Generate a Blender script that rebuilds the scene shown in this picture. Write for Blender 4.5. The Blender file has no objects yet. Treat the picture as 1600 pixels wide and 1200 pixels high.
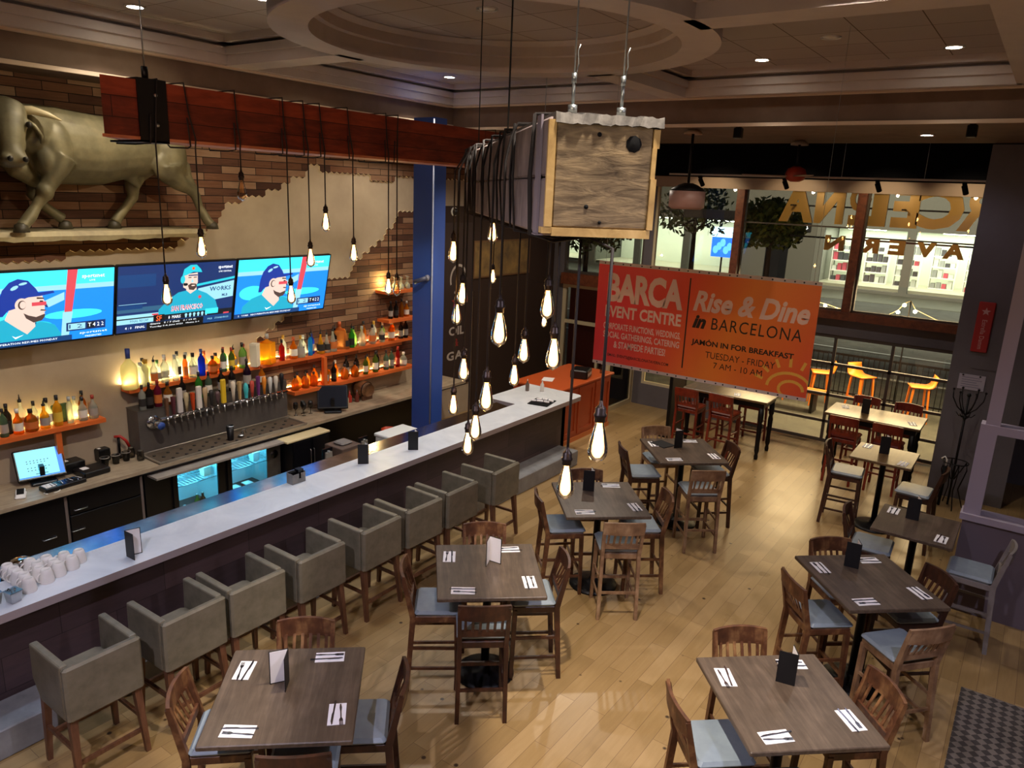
import bpy, math, random
from mathutils import Vector, Matrix
C = bpy.context.scene.collection
SC = bpy.context.scene
PI = math.pi
random.seed(7)

# ------------------------------------------------------------------ camera
def setup_camera():
    yaw, pitch, roll = math.radians(-35.116), math.radians(14.468), math.radians(-2.475)
    cy, sy, cp, sp = math.cos(yaw), math.sin(yaw), math.cos(pitch), math.sin(pitch)
    f = Vector((sy*cp, cy*cp, -sp)); r = Vector((cy, -sy, 0)); d = f.cross(r)
    cr, sr = math.cos(roll), math.sin(roll)
    r2 = r*cr + d*sr; d2 = d*cr - r*sr
    m = Matrix(((r2.x, -d2.x, -f.x, 0), (r2.y, -d2.y, -f.y, 0), (r2.z, -d2.z, -f.z, 4.3), (0, 0, 0, 1)))
    cam = bpy.data.cameras.new('camera'); cam.sensor_width = 36.0; cam.lens = 36*1164.7/1600
    cam.clip_start = 0.05; cam.clip_end = 200
    o = bpy.data.objects.new('camera', cam); C.objects.link(o); o.matrix_world = m
    SC.camera = o
setup_camera()

# ------------------------------------------------------------------ world, exposure, room lights
w = bpy.data.worlds.new('night'); SC.world = w; w.use_nodes = True
w.node_tree.nodes['Background'].inputs[0].default_value = (0.010, 0.013, 0.022, 1)
w.node_tree.nodes['Background'].inputs[1].default_value = 1.0
SC.view_settings.view_transform = 'Standard'
SC.view_settings.look = 'None'
SC.view_settings.exposure = 0.8
SC.view_settings.gamma = 1.0
SC.view_settings.use_curve_mapping = False
SC.cycles.use_denoising = True
SC.cycles.max_bounces = 7
SC.cycles.diffuse_bounces = 4
SC.cycles.transparent_max_bounces = 12
SC.cycles.sample_clamp_indirect = 6.0
SC.cycles.caustics_reflective = False
SC.cycles.caustics_refractive = False

def light(name, kind, loc, power, color, target=None, size=0.1, spot=90, blend=0.4, parent=None, shape=None):
    l = bpy.data.lights.new(name, kind); l.energy = power; l.color = color
    if kind == 'AREA':
        if shape: l.shape = 'RECTANGLE'; l.size, l.size_y = shape
        else: l.size = size
    else: l.shadow_soft_size = size
    if kind == 'SPOT': l.spot_size = math.radians(spot); l.spot_blend = blend
    o = bpy.data.objects.new(name, l); C.objects.link(o); o.location = loc
    if target is not None:
        o.rotation_euler = (Vector(target)-Vector(loc)).to_track_quat('-Z', 'Y').to_euler()
    if parent: 
        o.parent = parent; o.location = Vector(loc)-parent.location
    return o
NEUT, COOL, WARM, DUSK = (1, .87, .72), (.50, .70, 1), (1, .62, .32), (.84, .79, 1)
# recessed downlights of the room, then added wide fill lights: (x, y, ceiling z, power, colour, cone)
DOWNLIGHTS = [(-7.47, 4.15, 5.85, 70, NEUT, 120), (-7.44, 8.70, 5.85, 110, NEUT, 120), (-3.03, 8.90, 5.85, 80, NEUT, 110),
              (-1.14, 8.87, 5.85, 70, NEUT, 110),
              (-5.75, 8.75, 5.85, 170, NEUT, 100), (-5.95, 2.2, 5.85, 66, COOL, 70), (-6.0, 4.5, 5.85, 66, COOL, 70),
              (-2.5, 3.9, 5.85, 520, NEUT, 64), (-1.0, 2.3, 5.85, 220, NEUT, 90), (-6.1, 6.9, 5.85, 62, COOL, 70),
              (-1.3, 5.4, 5.85, 130, NEUT, 100), (-2.2, -.6, 5.55, 380, DUSK, 150), (1.2, 3.0, 5.55, 240, DUSK, 150), (-1.6, 11.4, 5.24, 16, DUSK, 150), (-6.2, 11.4, 5.24, 130, NEUT, 150)]
SPOTS_AT = [((-.3, -1.6, 4.9), (-1.25, 2.3, 4.35), 105, (1, .82, .58), 20),      # track head on the gallery lighting the box beam
            ((-5.56, 5.0, 4.80), (-8.6, 4.15, 4.35), 44, (1, .84, .52), 58),       # added spot, hidden behind the red beam, to brighten the bull
            ((-5.56, 5.9, 4.80), (-9.0, 6.9, 3.7), 120, (1, .84, .58), 62),         # added spot, hidden behind the red beam, to brighten the plaster
            ((-5.56, 3.4, 4.80), (-8.9, 4.0, 1.5), 150, NEUT, 62), ((-5.56, 7.2, 4.80), (-8.7, 7.6, 1.1), 110, NEUT, 60),   # added hidden spots to brighten the back bar
            ((-2.6, .3, 5.5), (-5.1, 4.2, 4.7), 70, (1, .6, .45), 55)]          # added unseen spot, reddish, to brighten the stained beam

# ------------------------------------------------------------------ mesh helper
class MB:
    def __init__(s): s.v = []; s.f = []; s.m = []; s.sm = []
    def add(s, vs, fs, mi=0, smooth=False, M=None):
        k = len(s.v)
        s.v += [tuple(M @ Vector(p)) if M is not None else tuple(p) for p in vs]
        for f in fs: s.f.append([i+k for i in f]); s.m.append(mi); s.sm.append(smooth)
        return s
    def box(s, x0, x1, y0, y1, z0, z1, mi=0, M=None, bev=0.0):
        if x0 > x1: x0, x1 = x1, x0
        if y0 > y1: y0, y1 = y1, y0
        if z0 > z1: z0, z1 = z1, z0
        if bev <= 0:
            vs = [(x, y, z) for z in (z0, z1) for x, y in ((x0, y0), (x1, y0), (x1, y1), (x0, y1))]
            fs = [(3, 2, 1, 0), (4, 5, 6, 7), (0, 1, 5, 4), (1, 2, 6, 5), (2, 3, 7, 6), (3, 0, 4, 7)]
            return s.add(vs, fs, mi, False, M)
        b = min(bev, (x1-x0)*.45, (y1-y0)*.45, (z1-z0)*.45)
        def ring(i, z): # octagon
            a, c, e, g = x0+i, x1-i, y0+i, y1-i
            return [(a+b, e, z), (c-b, e, z), (c, e+b, z), (c, g-b, z), (c-b, g, z), (a+b, g, z), (a, g-b, z), (a, e+b, z)]
        R = [ring(b*.9, z0), ring(0, z0+b), ring(0, z1-b), ring(b*.9, z1)]
        vs = sum(R, []); fs = [tuple(range(7, -1, -1)), tuple(range(24, 32))]
        for k in range(3):
            for i in range(8): fs.append((k*8+i, k*8+(i+1) % 8, (k+1)*8+(i+1) % 8, (k+1)*8+i))
        return s.add(vs, fs, mi, False, M)
    def beam(s, p, q, w, h, mi=0, up=(0, 0, 1), w2=None, h2=None, M=None):
        p, q = Vector(p), Vector(q); d = (q-p).normalized(); u = Vector(up)
        if abs(d.dot(u)) > .98: u = Vector((1, 0, 0))
        a = d.cross(u).normalized(); b = a.cross(d).normalized()
        w2 = w if w2 is None else w2; h2 = h if h2 is None else h2
        vs = [c + a*(sx*W/2) + b*(sz*Hh/2) for c, W, Hh in ((p, w, h), (q, w2, h2)) for sx, sz in ((-1, -1), (1, -1), (1, 1), (-1, 1))]
        fs = [(3, 2, 1, 0), (4, 5, 6, 7), (0, 1, 5, 4), (1, 2, 6, 5), (2, 3, 7, 6), (3, 0, 4, 7)]
        return s.add(vs, fs, mi, False, M)
    def lathe(s, prof, c=(0, 0, 0), n=16, mi=0, smooth=True, M=None, caps=True):
        vs = []; fs = []
        for r, z in prof:
            for i in range(n):
                a = 2*PI*i/n; vs.append((c[0]+r*math.cos(a), c[1]+r*math.sin(a), c[2]+z))
        for k in range(len(prof)-1):
            for i in range(n): fs.append((k*n+i, k*n+(i+1) % n, (k+1)*n+(i+1) % n, (k+1)*n+i))
        if caps: fs.append(tuple(range(n-1, -1, -1))); fs.append(tuple(range((len(prof)-1)*n, len(prof)*n)))
        return s.add(vs, fs, mi, smooth, M)
    def cyl(s, p, q, r, r2=None, n=12, mi=0, smooth=True, M=None):
        p, q = Vector(p), Vector(q); d = q-p; L = d.length
        if L < 1e-6: return s
        T = Matrix.Translation(p) @ d.to_track_quat('Z', 'Y').to_matrix().to_4x4()
        if M is not None: T = M @ T
        return s.lathe([(r, 0), (r if r2 is None else r2, L)], (0, 0, 0), n, mi, smooth, T)
    def tube(s, pts, r, n=8, mi=0, M=None, closed=False):
        pts = [Vector(p) for p in pts]; N = len(pts)
        rr = r if isinstance(r, (list, tuple)) else [r]*N
        vs = []; fs = []; prev = None
        for k in range(N):
            t = (pts[(k+1) % N]-pts[k-1]) if closed else (pts[min(k+1, N-1)]-pts[max(k-1, 0)])
            if t.length < 1e-9: t = Vector((0, 0, 1))
            t.normalize()
            if prev is None:
                a = t.cross(Vector((0, 0, 1)))
                if a.length < .05: a = t.cross(Vector((1, 0, 0)))
            else: a = prev - t*prev.dot(t)
            a.normalize(); prev = a; b = t.cross(a)
            R = rr[k]
            rx, ry = R if isinstance(R, (list, tuple)) else (R, R)
            for i in range(n):
                an = 2*PI*i/n; vs.append(pts[k]+a*(rx*math.cos(an))+b*(ry*math.sin(an)))
        for k in range(N if closed else N-1):
            k2 = (k+1) % N
            for i in range(n): fs.append((k*n+i, k*n+(i+1) % n, k2*n+(i+1) % n, k2*n+i))
        if not closed: fs.append(tuple(range(n-1, -1, -1))); fs.append(tuple(range((N-1)*n, N*n)))
        return s.add(vs, fs, mi, True, M)
    def prism(s, poly, axis, a, b, mi=0, M=None, smooth=False):
        """poly = list of 2D points in the plane normal to axis; extruded from a to b"""
        def P(u, v, t): return {'x': (t, u, v), 'y': (u, t, v), 'z': (u, v, t)}[axis]
        n = len(poly); vs = [P(u, v, a) for u, v in poly]+[P(u, v, b) for u, v in poly]
        fs = [tuple(range(n-1, -1, -1)), tuple(range(n, 2*n))]+[(i, (i+1) % n, n+(i+1) % n, n+i) for i in range(n)]
        return s.add(vs, fs, mi, smooth, M)
    def sphere(s, c, r, nu=14, nv=8, mi=0, M=None, sc=(1, 1, 1)):
        vs = [(c[0], c[1], c[2]-r*sc[2])]; fs = []
        for j in range(1, nv):
            t = PI*j/nv-PI/2
            for i in range(nu):
                a = 2*PI*i/nu; vs.append((c[0]+r*sc[0]*math.cos(t)*math.cos(a), c[1]+r*sc[1]*math.cos(t)*math.sin(a), c[2]+r*sc[2]*math.sin(t)))
        vs.append((c[0], c[1], c[2]+r*sc[2])); top = len(vs)-1
        for i in range(nu):
            fs.append((0, 1+(i+1) % nu, 1+i)); fs.append((top, top-nu+i, top-nu+(i+1) % nu))
        for j in range(nv-2):
            for i in range(nu): fs.append((1+j*nu+i, 1+j*nu+(i+1) % nu, 1+(j+1)*nu+(i+1) % nu, 1+(j+1)*nu+i))
        return s.add(vs, fs, mi, True, M)
    def build(s, name, mats, parent=None, loc=(0, 0, 0), rot=(0, 0, 0)):
        me = bpy.data.meshes.new(name); me.from_pydata([tuple(p) for p in s.v], [], s.f)
        for m in (mats if isinstance(mats, (list, tuple)) else [mats]): me.materials.append(m)
        me.polygons.foreach_set('material_index', s.m); me.polygons.foreach_set('use_smooth', s.sm)
        me.update()
        o = bpy.data.objects.new(name, me); C.objects.link(o); o.location = loc; o.rotation_euler = rot
        if parent: o.parent = parent
        return o

def tag(o, label=None, cat=None, group=None, kind=None):
    if label: o['label'] = label
    if cat: o['category'] = cat
    if group: o['group'] = group
    if kind: o['kind'] = kind
    return o
def thing(name, label, cat, loc=(0, 0, 0), rz=0.0, group=None):
    o = bpy.data.objects.new(name, None); C.objects.link(o); o.location = loc; o.rotation_euler = (0, 0, rz)
    o.empty_display_size = .05
    return tag(o, label, cat, group)
def struct(name, mb, mats, label=None):
    o = mb.build(name, mats); o['kind'] = 'structure'
    if label: o['label'] = label
    return o
def dup(root, loc, rz, label, group=None):
    r = root.copy(); C.objects.link(r); r.location = loc; r.rotation_euler = (0, 0, rz); r['label'] = label
    if group: r['group'] = group
    for ch in list(root.children):
        c = ch.copy(); C.objects.link(c); c.parent = r
        for g in list(ch.children):
            d = g.copy(); C.objects.link(d); d.parent = c
    return r

def text_geo(txt, bold=0.0, shear=0.0, spacing=1.0, res=3):
    """outline of a line of lettering as flat faces, scaled to x in 0..1 and y in 0..1"""
    cu = bpy.data.curves.new('lettering', 'FONT'); cu.body = txt; cu.offset = bold; cu.shear = shear
    cu.space_character = spacing; cu.resolution_u = res; cu.fill_mode = 'FRONT'
    o = bpy.data.objects.new('lettering', cu); C.objects.link(o)
    dg = bpy.context.evaluated_depsgraph_get(); dg.update()
    me = o.evaluated_get(dg).to_mesh()
    vs = [v.co.copy() for v in me.vertices]; fs = [tuple(p.vertices) for p in me.polygons]
    o.evaluated_get(dg).to_mesh_clear()
    bpy.data.objects.remove(o); bpy.data.curves.remove(cu)
    if not vs: return [], [], 1
    x0, x1 = min(v.x for v in vs), max(v.x for v in vs); y0, y1 = min(v.y for v in vs), max(v.y for v in vs)
    return [((v.x-x0)/(x1-x0), (v.y-y0)/(y1-y0)) for v in vs], fs, (x1-x0)/(y1-y0)
def put_text(mb, txt, P, u0, v0, wdt, hgt, mi, **kw):
    """P maps (u, v) to a point; lettering fills the box u0..u0+wdt, v0..v0+hgt"""
    vs, fs, _ = text_geo(txt, **kw)
    mb.add([P(u0+a*wdt, v0+b*hgt) for a, b in vs], fs, mi)

# ------------------------------------------------------------------ materials
def _new(name):
    m = bpy.data.materials.new(name); m.use_nodes = True
    nt = m.node_tree; return m, nt, nt.nodes['Principled BSDF']
def hexc(h):
    c = [int(h[i:i+2], 16)/255 for i in (0, 2, 4)]
    return tuple(x/12.92 if x <= .04045 else ((x+.055)/1.055)**2.4 for x in c)+(1,)
def flat(name, col, rough=.5, metal=0.0, spec=.5, coat=0.0):
    m, nt, b = _new(name); b.inputs['Base Color'].default_value = hexc(col)
    b.inputs['Roughness'].default_value = rough; b.inputs['Metallic'].default_value = metal
    b.inputs['Specular IOR Level'].default_value = spec; b.inputs['Coat Weight'].default_value = coat
    return m
def emit(name, col, s):
    m, nt, b = _new(name); c = hexc(col)
    b.inputs['Base Color'].default_value = (0.02, .02, .02, 1); b.inputs['Roughness'].default_value = .4
    b.inputs['Emission Color'].default_value = c; b.inputs['Emission Strength'].default_value = s
    return m
def N(nt, t, **kw):
    n = nt.nodes.new(t)
    for k, v in kw.items(): setattr(n, k, v)
    return n
def ramp(nt, fac, stops):
    r = N(nt, 'ShaderNodeValToRGB'); e = r.color_ramp.elements
    e[0].position, e[0].color = stops[0][0], hexc(stops[0][1]); e[1].position, e[1].color = stops[-1][0], hexc(stops[-1][1])
    for p, c in stops[1:-1]:
        q = e.new(p); q.color = hexc(c)
    nt.links.new(fac, r.inputs[0]); return r.outputs[0]
def coords(nt, scale=(1, 1, 1), rot=(0, 0, 0), kind='Object'):
    t = N(nt, 'ShaderNodeTexCoord'); mp = N(nt, 'ShaderNodeMapping')
    mp.inputs['Scale'].default_value = scale; mp.inputs['Rotation'].default_value = rot
    nt.links.new(t.outputs[kind], mp.inputs[0]); return mp.outputs[0]
def noise(nt, vec, scale, detail=4, rough=.55, dist=0.0):
    n = N(nt, 'ShaderNodeTexNoise'); n.inputs['Scale'].default_value = scale; n.inputs['Detail'].default_value = detail
    n.inputs['Roughness'].default_value = rough; n.inputs['Distortion'].default_value = dist
    nt.links.new(vec, n.inputs['Vector']); return n.outputs['Fac']
def bump(nt, b, h, strength=.2, dist=.01):
    n = N(nt, 'ShaderNodeBump'); n.inputs['Strength'].default_value = strength; n.inputs['Distance'].default_value = dist
    nt.links.new(h, n.inputs['Height']); nt.links.new(n.outputs[0], b.inputs['Normal'])
def mottled(name, stops, scale=6, sc=(1, 1, 1), rough=.5, bmp=0.0, metal=0.0, detail=5, dist=0.0, spec=.5, rot=(0, 0, 0)):
    m, nt, b = _new(name); v = coords(nt, sc, rot); f = noise(nt, v, scale, detail, .6, dist)
    nt.links.new(ramp(nt, f, stops), b.inputs['Base Color'])
    b.inputs['Roughness'].default_value = rough; b.inputs['Metallic'].default_value = metal; b.inputs['Specular IOR Level'].default_value = spec
    if bmp: bump(nt, b, f, bmp)
    return m
def wood(name, dark, mid, light_, sc=(1, 12, 12), scale=3.0, rough=.45, bmp=.1, blotch=0.35, spec=.5):
    """grain stretched along local x for the default sc"""
    m, nt, b = _new(name); v = coords(nt, sc); f = noise(nt, v, scale, 6, .6, .6)
    v2 = coords(nt, (1, 1, 1)); g = noise(nt, v2, 7, 3)
    mx = N(nt, 'ShaderNodeMix'); mx.data_type = 'FLOAT'; mx.inputs[0].default_value = blotch
    nt.links.new(f, mx.inputs[2]); nt.links.new(g, mx.inputs[3])
    nt.links.new(ramp(nt, mx.outputs[0], [(.32, dark), (.5, mid), (.68, light_)]), b.inputs['Base Color'])
    b.inputs['Roughness'].default_value = rough; b.inputs['Specular IOR Level'].default_value = spec
    if bmp: bump(nt, b, f, bmp, .004)
    return m
def planks(name, cols, bw, rh, mortar='1a120c', rot=(0, 0, 0), msize=.004, rough=.5, bmp=.3, squash=1.0, knots=False, grain=(1, 14, 14), noise_amt=.35, spec=.5, jitter=0.5, rough_var=None):
    """staggered boards/bricks: brick texture in the mapped xy plane with per-board colour"""
    m, nt, b = _new(name); v = coords(nt, (1, 1, 1), rot)
    br = N(nt, 'ShaderNodeTexBrick'); br.offset = jitter; br.inputs['Scale'].default_value = 1.0
    br.inputs['Brick Width'].default_value = bw; br.inputs['Row Height'].default_value = rh
    br.inputs['Mortar Size'].default_value = msize; br.inputs['Mortar Smooth'].default_value = .3; br.inputs['Bias'].default_value = 0.0
    br.inputs['Color1'].default_value = (0, 0, 0, 1); br.inputs['Color2'].default_value = (1, 1, 1, 1); br.inputs['Mortar'].default_value = (.5, .5, .5, 1)
    nt.links.new(v, br.inputs['Vector'])
    g = N(nt, 'ShaderNodeMapping'); g.inputs['Scale'].default_value = grain; nt.links.new(v, g.inputs[0])
    f = noise(nt, g.outputs[0], 3.2, 6, .62, .5)
    big = noise(nt, v, 1.7, 3)
    a = N(nt, 'ShaderNodeMix'); a.data_type = 'FLOAT'; a.inputs[0].default_value = noise_amt
    nt.links.new(br.outputs['Color'], a.inputs[2]); nt.links.new(f, a.inputs[3])
    a2 = N(nt, 'ShaderNodeMix'); a2.data_type = 'FLOAT'; a2.inputs[0].default_value = .25
    nt.links.new(a.outputs[0], a2.inputs[2]); nt.links.new(big, a2.inputs[3])
    col = ramp(nt, a2.outputs[0], cols)
    mm = N(nt, 'ShaderNodeMix'); mm.data_type = 'RGBA'; nt.links.new(br.outputs['Fac'], mm.inputs[0]); nt.links.new(col, mm.inputs[6]); mm.inputs[7].default_value = hexc(mortar)
    out = mm.outputs[2]
    if knots:
        vo = N(nt, 'ShaderNodeTexVoronoi'); vo.inputs['Scale'].default_value = 3.6; vo.inputs['Randomness'].default_value = 1.0
        nt.links.new(v, vo.inputs['Vector'])
        kr = ramp(nt, vo.outputs['Distance'], [(.05, 'ffffff'), (.085, '000000')])
        mk = N(nt, 'ShaderNodeMix'); mk.data_type = 'RGBA'; nt.links.new(kr, mk.inputs[0]); nt.links.new(out, mk.inputs[6]); mk.inputs[7].default_value = hexc('3a2a1c')
        out = mk.outputs[2]
    nt.links.new(out, b.inputs['Base Color']); b.inputs['Roughness'].default_value = rough; b.inputs['Specular IOR Level'].default_value = spec
    if rough_var:
        mr = N(nt, 'ShaderNodeMapRange'); mr.inputs[3].default_value, mr.inputs[4].default_value = rough_var
        nt.links.new(big, mr.inputs[0]); nt.links.new(mr.outputs[0], b.inputs['Roughness'])
    if bmp:
        h = N(nt, 'ShaderNodeMath', operation='SUBTRACT'); nt.links.new(f, h.inputs[0]); nt.links.new(br.outputs['Fac'], h.inputs[1])
        bump(nt, b, h.outputs[0], bmp, .006)
    return m
def glass(name, col='ffffff', tint=1.0, rough=0.0):
    """thin pane: mostly clear, mirror-like at grazing angles"""
    m = bpy.data.materials.new(name); m.use_nodes = True; nt = m.node_tree; nt.nodes.clear()
    o = N(nt, 'ShaderNodeOutputMaterial'); t = N(nt, 'ShaderNodeBsdfTransparent'); g = N(nt, 'ShaderNodeBsdfGlossy'); fr = N(nt, 'ShaderNodeFresnel')
    t.inputs[0].default_value = hexc(col); g.inputs['Roughness'].default_value = rough; fr.inputs[0].default_value = 1.5
    mx = N(nt, 'ShaderNodeMixShader'); nt.links.new(fr.outputs[0], mx.inputs[0]); nt.links.new(t.outputs[0], mx.inputs[1]); nt.links.new(g.outputs[0], mx.inputs[2])
    nt.links.new(mx.outputs[0], o.inputs[0]); return m
def liquid(name, col, trans=.75, rough=.08):
    """bottle glass with its contents: half clear, half coloured body"""
    m = bpy.data.materials.new(name); m.use_nodes = True; nt = m.node_tree; nt.nodes.clear()
    o = N(nt, 'ShaderNodeOutputMaterial'); p = N(nt, 'ShaderNodeBsdfPrincipled'); t = N(nt, 'ShaderNodeBsdfTransparent'); tl = N(nt, 'ShaderNodeBsdfTranslucent')
    p.inputs['Base Color'].default_value = hexc(col); p.inputs['Roughness'].default_value = rough; t.inputs[0].default_value = hexc(col); tl.inputs[0].default_value = hexc(col)
    a = N(nt, 'ShaderNodeMixShader'); a.inputs[0].default_value = .5; nt.links.new(p.outputs[0], a.inputs[1]); nt.links.new(tl.outputs[0], a.inputs[2])
    x = N(nt, 'ShaderNodeMixShader'); x.inputs[0].default_value = trans; nt.links.new(a.outputs[0], x.inputs[1]); nt.links.new(t.outputs[0], x.inputs[2])
    nt.links.new(x.outputs[0], o.inputs[0]); return m

M = {}
M['white'] = flat('white paint', 'e8e6e0', .5)
M['black'] = flat('black plastic', '0c0c0e', .35)
M['matte_black'] = flat('matte black', '0a0a0b', .8, spec=.2)
M['iron'] = flat('black iron', '141315', .45, .5)
M['steel'] = flat('brushed steel', 'b9bcc0', .28, 1.0)
M['chrome'] = flat('chrome', 'd9dce0', .08, 1.0)
M['dark_steel'] = mottled('dull steel', [(.3, '6c6862'), (.7, '8f8a80')], 5, rough=.38, metal=.75)
M['orange'] = flat('orange paint', 'd2672c', .45)
M['orange_seat'] = flat('orange moulded seat', 'f58a2e', .4)
M['blue'] = flat('blue paint', '2f4f9e', .5)
M['cord'] = flat('black cord', '17100f', .8)
M['wire'] = flat('steel cable', '9aa0a2', .35, .9)
M['paper'] = flat('white paper', 'ece8e6', .7)
M['napkin'] = flat('white napkin', 'f0eff2', .85)
M['menu_cover'] = flat('black menu cover', '0e0d10', .5)
M['cutlery'] = flat('cutlery steel', '8f96a6', .2, 1.0)
M['quartz'] = mottled('white quartz', [(.3, 'cfd4da'), (.7, 'e4e8ec')], 2.2, rough=.3, dist=1.2)
M['quartz_edge'] = flat('quartz edge', 'a89c9c', .4)
M['glass'] = glass('window glass')
M['bulb_glass'] = glass('bulb glass', 'fff0dc')
M['soft_plastic'] = glass('cloudy plastic', 'c8c4bc', rough=.25)
M['ceil_tile'] = planks('ceiling tile', [(.2, '9a908c'), (.8, 'a89e98')], .6, .6, mortar='5a4c42', msize=.006, rough=.85, bmp=.05, jitter=0.0, noise_amt=.15, grain=(1, 1, 1), spec=.2)
M['ceil_trim'] = mottled('ceiling plaster trim', [(.3, 'b4aaa6'), (.7, 'c0b6b0')], 3, rough=.7, spec=.3)
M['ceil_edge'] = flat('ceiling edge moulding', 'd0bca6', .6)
M['void'] = flat('dark ceiling void', '0d0e14', .9, spec=.1)
M['plaster'] = mottled('aged plaster', [(.25, 'a08f7a'), (.75, 'b8a78e')], 1.6, rough=.85, bmp=.05, spec=.2)
M['wall_grey'] = mottled('grey painted wall', [(.3, '5e5a5e'), (.7, '6b676b')], 1.2, rough=.7, spec=.25)
M['wall_dark'] = flat('dark brown wall', '3a2c24', .8, spec=.2)
# ================================================================== SETTING
M['floor'] = planks('knotty plank floor', [(.22, '8a7048'), (.45, '9a7e53'), (.6, 'a3875c'), (.8, 'ad9166')], 1.25, .15, mortar='6f5439', rot=(0, 0, PI/2), msize=.0022, rough=.42, bmp=.06,
                    knots=True, grain=(1, 9, 1), noise_amt=.5, rough_var=(.22, .4), spec=.45)
M['clad'] = planks('reclaimed boards', [(.12, '241a16'), (.32, '4c3024'), (.5, '6e4a34'), (.72, '8e7058'), (.92, 'a89274')], .52, .095, mortar='120c0a', rot=(-PI/2, PI/2, 0), msize=.005, rough=.75, bmp=.5, noise_amt=.4, spec=.25)
M['clad_edge'] = flat('pale plaster edge', 'd8c6a4', .8)
M['trim_wood'] = wood('stained window timber', '4a2414', '6b3820', '83492a', sc=(4, 4, 4), rough=.5)
M['cream_frame'] = flat('cream metal frame', 'cbbf9c', .5)
M['grey_frame'] = flat('dark bronze frame', '4a433c', .5)
M['lavender'] = flat('pale grey paint', 'a79fae', .6)
M['half_wall'] = flat('grey purple wall', '6a5f68', .7)
b = MB().box(-9.2, 4.0, -3.0, 14.4, -.12, 0); struct('floor', b, M['floor'])
b = MB().box(-9.2, -9.0, -3.0, 14.4, 0, 6.1); struct('wall_left', b, M['plaster'])
b = MB().box(3.8, 4.0, -3.0, 14.4, 0, 6.1); struct('wall_right', b, M['wall_grey'])
b = MB().box(-9.0, 3.8, -3.0, -2.8, 0, 6.1); struct('wall_front', b, M['wall_grey'])
# street wall: masonry around the window openings
b = MB().box(-9.0, 3.8, 14.2, 14.4, 4.66, 6.1, 1)
b.box(-9.0, -8.72, 14.2, 14.4, 0, 4.66, 0); b.box(-6.82, -6.64, 14.2, 14.4, 0, 4.66, 0)
b.box(0.9, 1.2, 14.2, 14.4, 0, 4.66, 0)
b.box(-6.64, -.9, 14.2, 14.4, 2.04, 2.34, 2); b.box(-6.64, -4.9, 14.2, 14.4, 0, .46, 2)
struct('wall_back', b, [M['wall_grey'], M['void'], M['wall_grey']])
# pillar at the right of the windows
b = MB().box(-.95, 0.05, 12.8, 14.2, 0, 5.22); b.box(-.7, -.2, 12.79, 12.8, 2.05, 3.3, 0); struct('pillar', b, M['wall_grey'])
# ---- ceiling
b = MB().box(-9.0, 3.8, -2.8, 12.87, 5.85, 6.1); struct('ceiling', b, M['ceil_tile'])
b = MB().box(-9.0, 3.8, 12.87, 14.2, 5.7, 6.1); struct('ceiling_void', b, M['void'])
X0, X1, Y0, Y1, ZS = -8.05, -.55, 1.7, 9.5, 5.55
b = MB()
b.box(-8.2, X0, -2.8, 9.7, ZS, 5.85); b.box(X1, 3.8, -2.8, 9.7, ZS, 5.85); b.box(X0, X1, Y1, 9.7, ZS, 5.85); b.box(X0, X1, -2.8, Y0, ZS, 5.85)
struct('ceiling_soffit', b, M['ceil_trim'])
b = MB(); b.box(-9.0, -8.2, -2.8, 14.2, 5.27, 5.85); b.box(-8.2, 3.8, 9.7, 12.87, 5.24, 5.85); struct('ceiling_step', b, mottled('brown ceiling band', [(.3, '6a584c'), (.7, '786558')], 3, rough=.7, spec=.3))
# stepped crown mouldings round the coffers, the two cross beams and the ring
b = MB()
for k, (d, za, zb) in enumerate(((.05, 5.56, 5.66), (.09, 5.66, 5.74), (.15, 5.78, 5.85))):
    b.box(X0, X0+d, Y0, Y1, za, zb); b.box(X1-d, X1, Y0, Y1, za, zb); b.box(X0, X1, Y1-d, Y1, za, zb); b.box(X0, X1, Y0, Y0+d, za, zb)
struct('trim_1', b, M['ceil_trim'])
b = MB()
CX, CY, RO, RI = -4.3, 5.65, 1.92, 1.6
for k, (d, za, zb) in enumerate(((0, ZS, 5.66), (.05, 5.66, 5.74), (.1, 5.78, 5.85))):
    for ya, yb in ((CY, CY),):
        b.box(X0, CX-RO+.1, CY-.17-d, CY+.17+d, za, zb); b.box(CX+RO-.1, X1, CY-.17-d, CY+.17+d, za, zb)
        b.box(CX-.15-d, CX+.15+d, CY+RO-.1, Y1, za, zb); b.box(CX-.15-d, CX+.15+d, Y0, CY-RO+.1, za, zb)
struct('trim_2', b, M['ceil_trim'])
b = MB(); n = 72; vs = []; fs = []
prof = [(RO, 5.85), (RO, ZS), (RI, ZS), (RI, 5.70), (RI-.05, 5.71), (RI-.05, 5.80), (RI-.12, 5.84), (RI-.12, 5.848)]
b.lathe(prof, (CX, CY, 0), n, 0, False, caps=False); struct('trim_3', b, M['ceil_trim'])
# thin mouldings of a paler colour on the lower steps of the ceiling
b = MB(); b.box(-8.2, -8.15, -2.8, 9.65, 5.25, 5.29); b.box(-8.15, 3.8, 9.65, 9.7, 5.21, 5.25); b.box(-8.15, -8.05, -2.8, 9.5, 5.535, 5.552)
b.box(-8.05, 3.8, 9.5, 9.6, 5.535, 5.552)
struct('trim_4', b, M['ceil_edge'])
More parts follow.
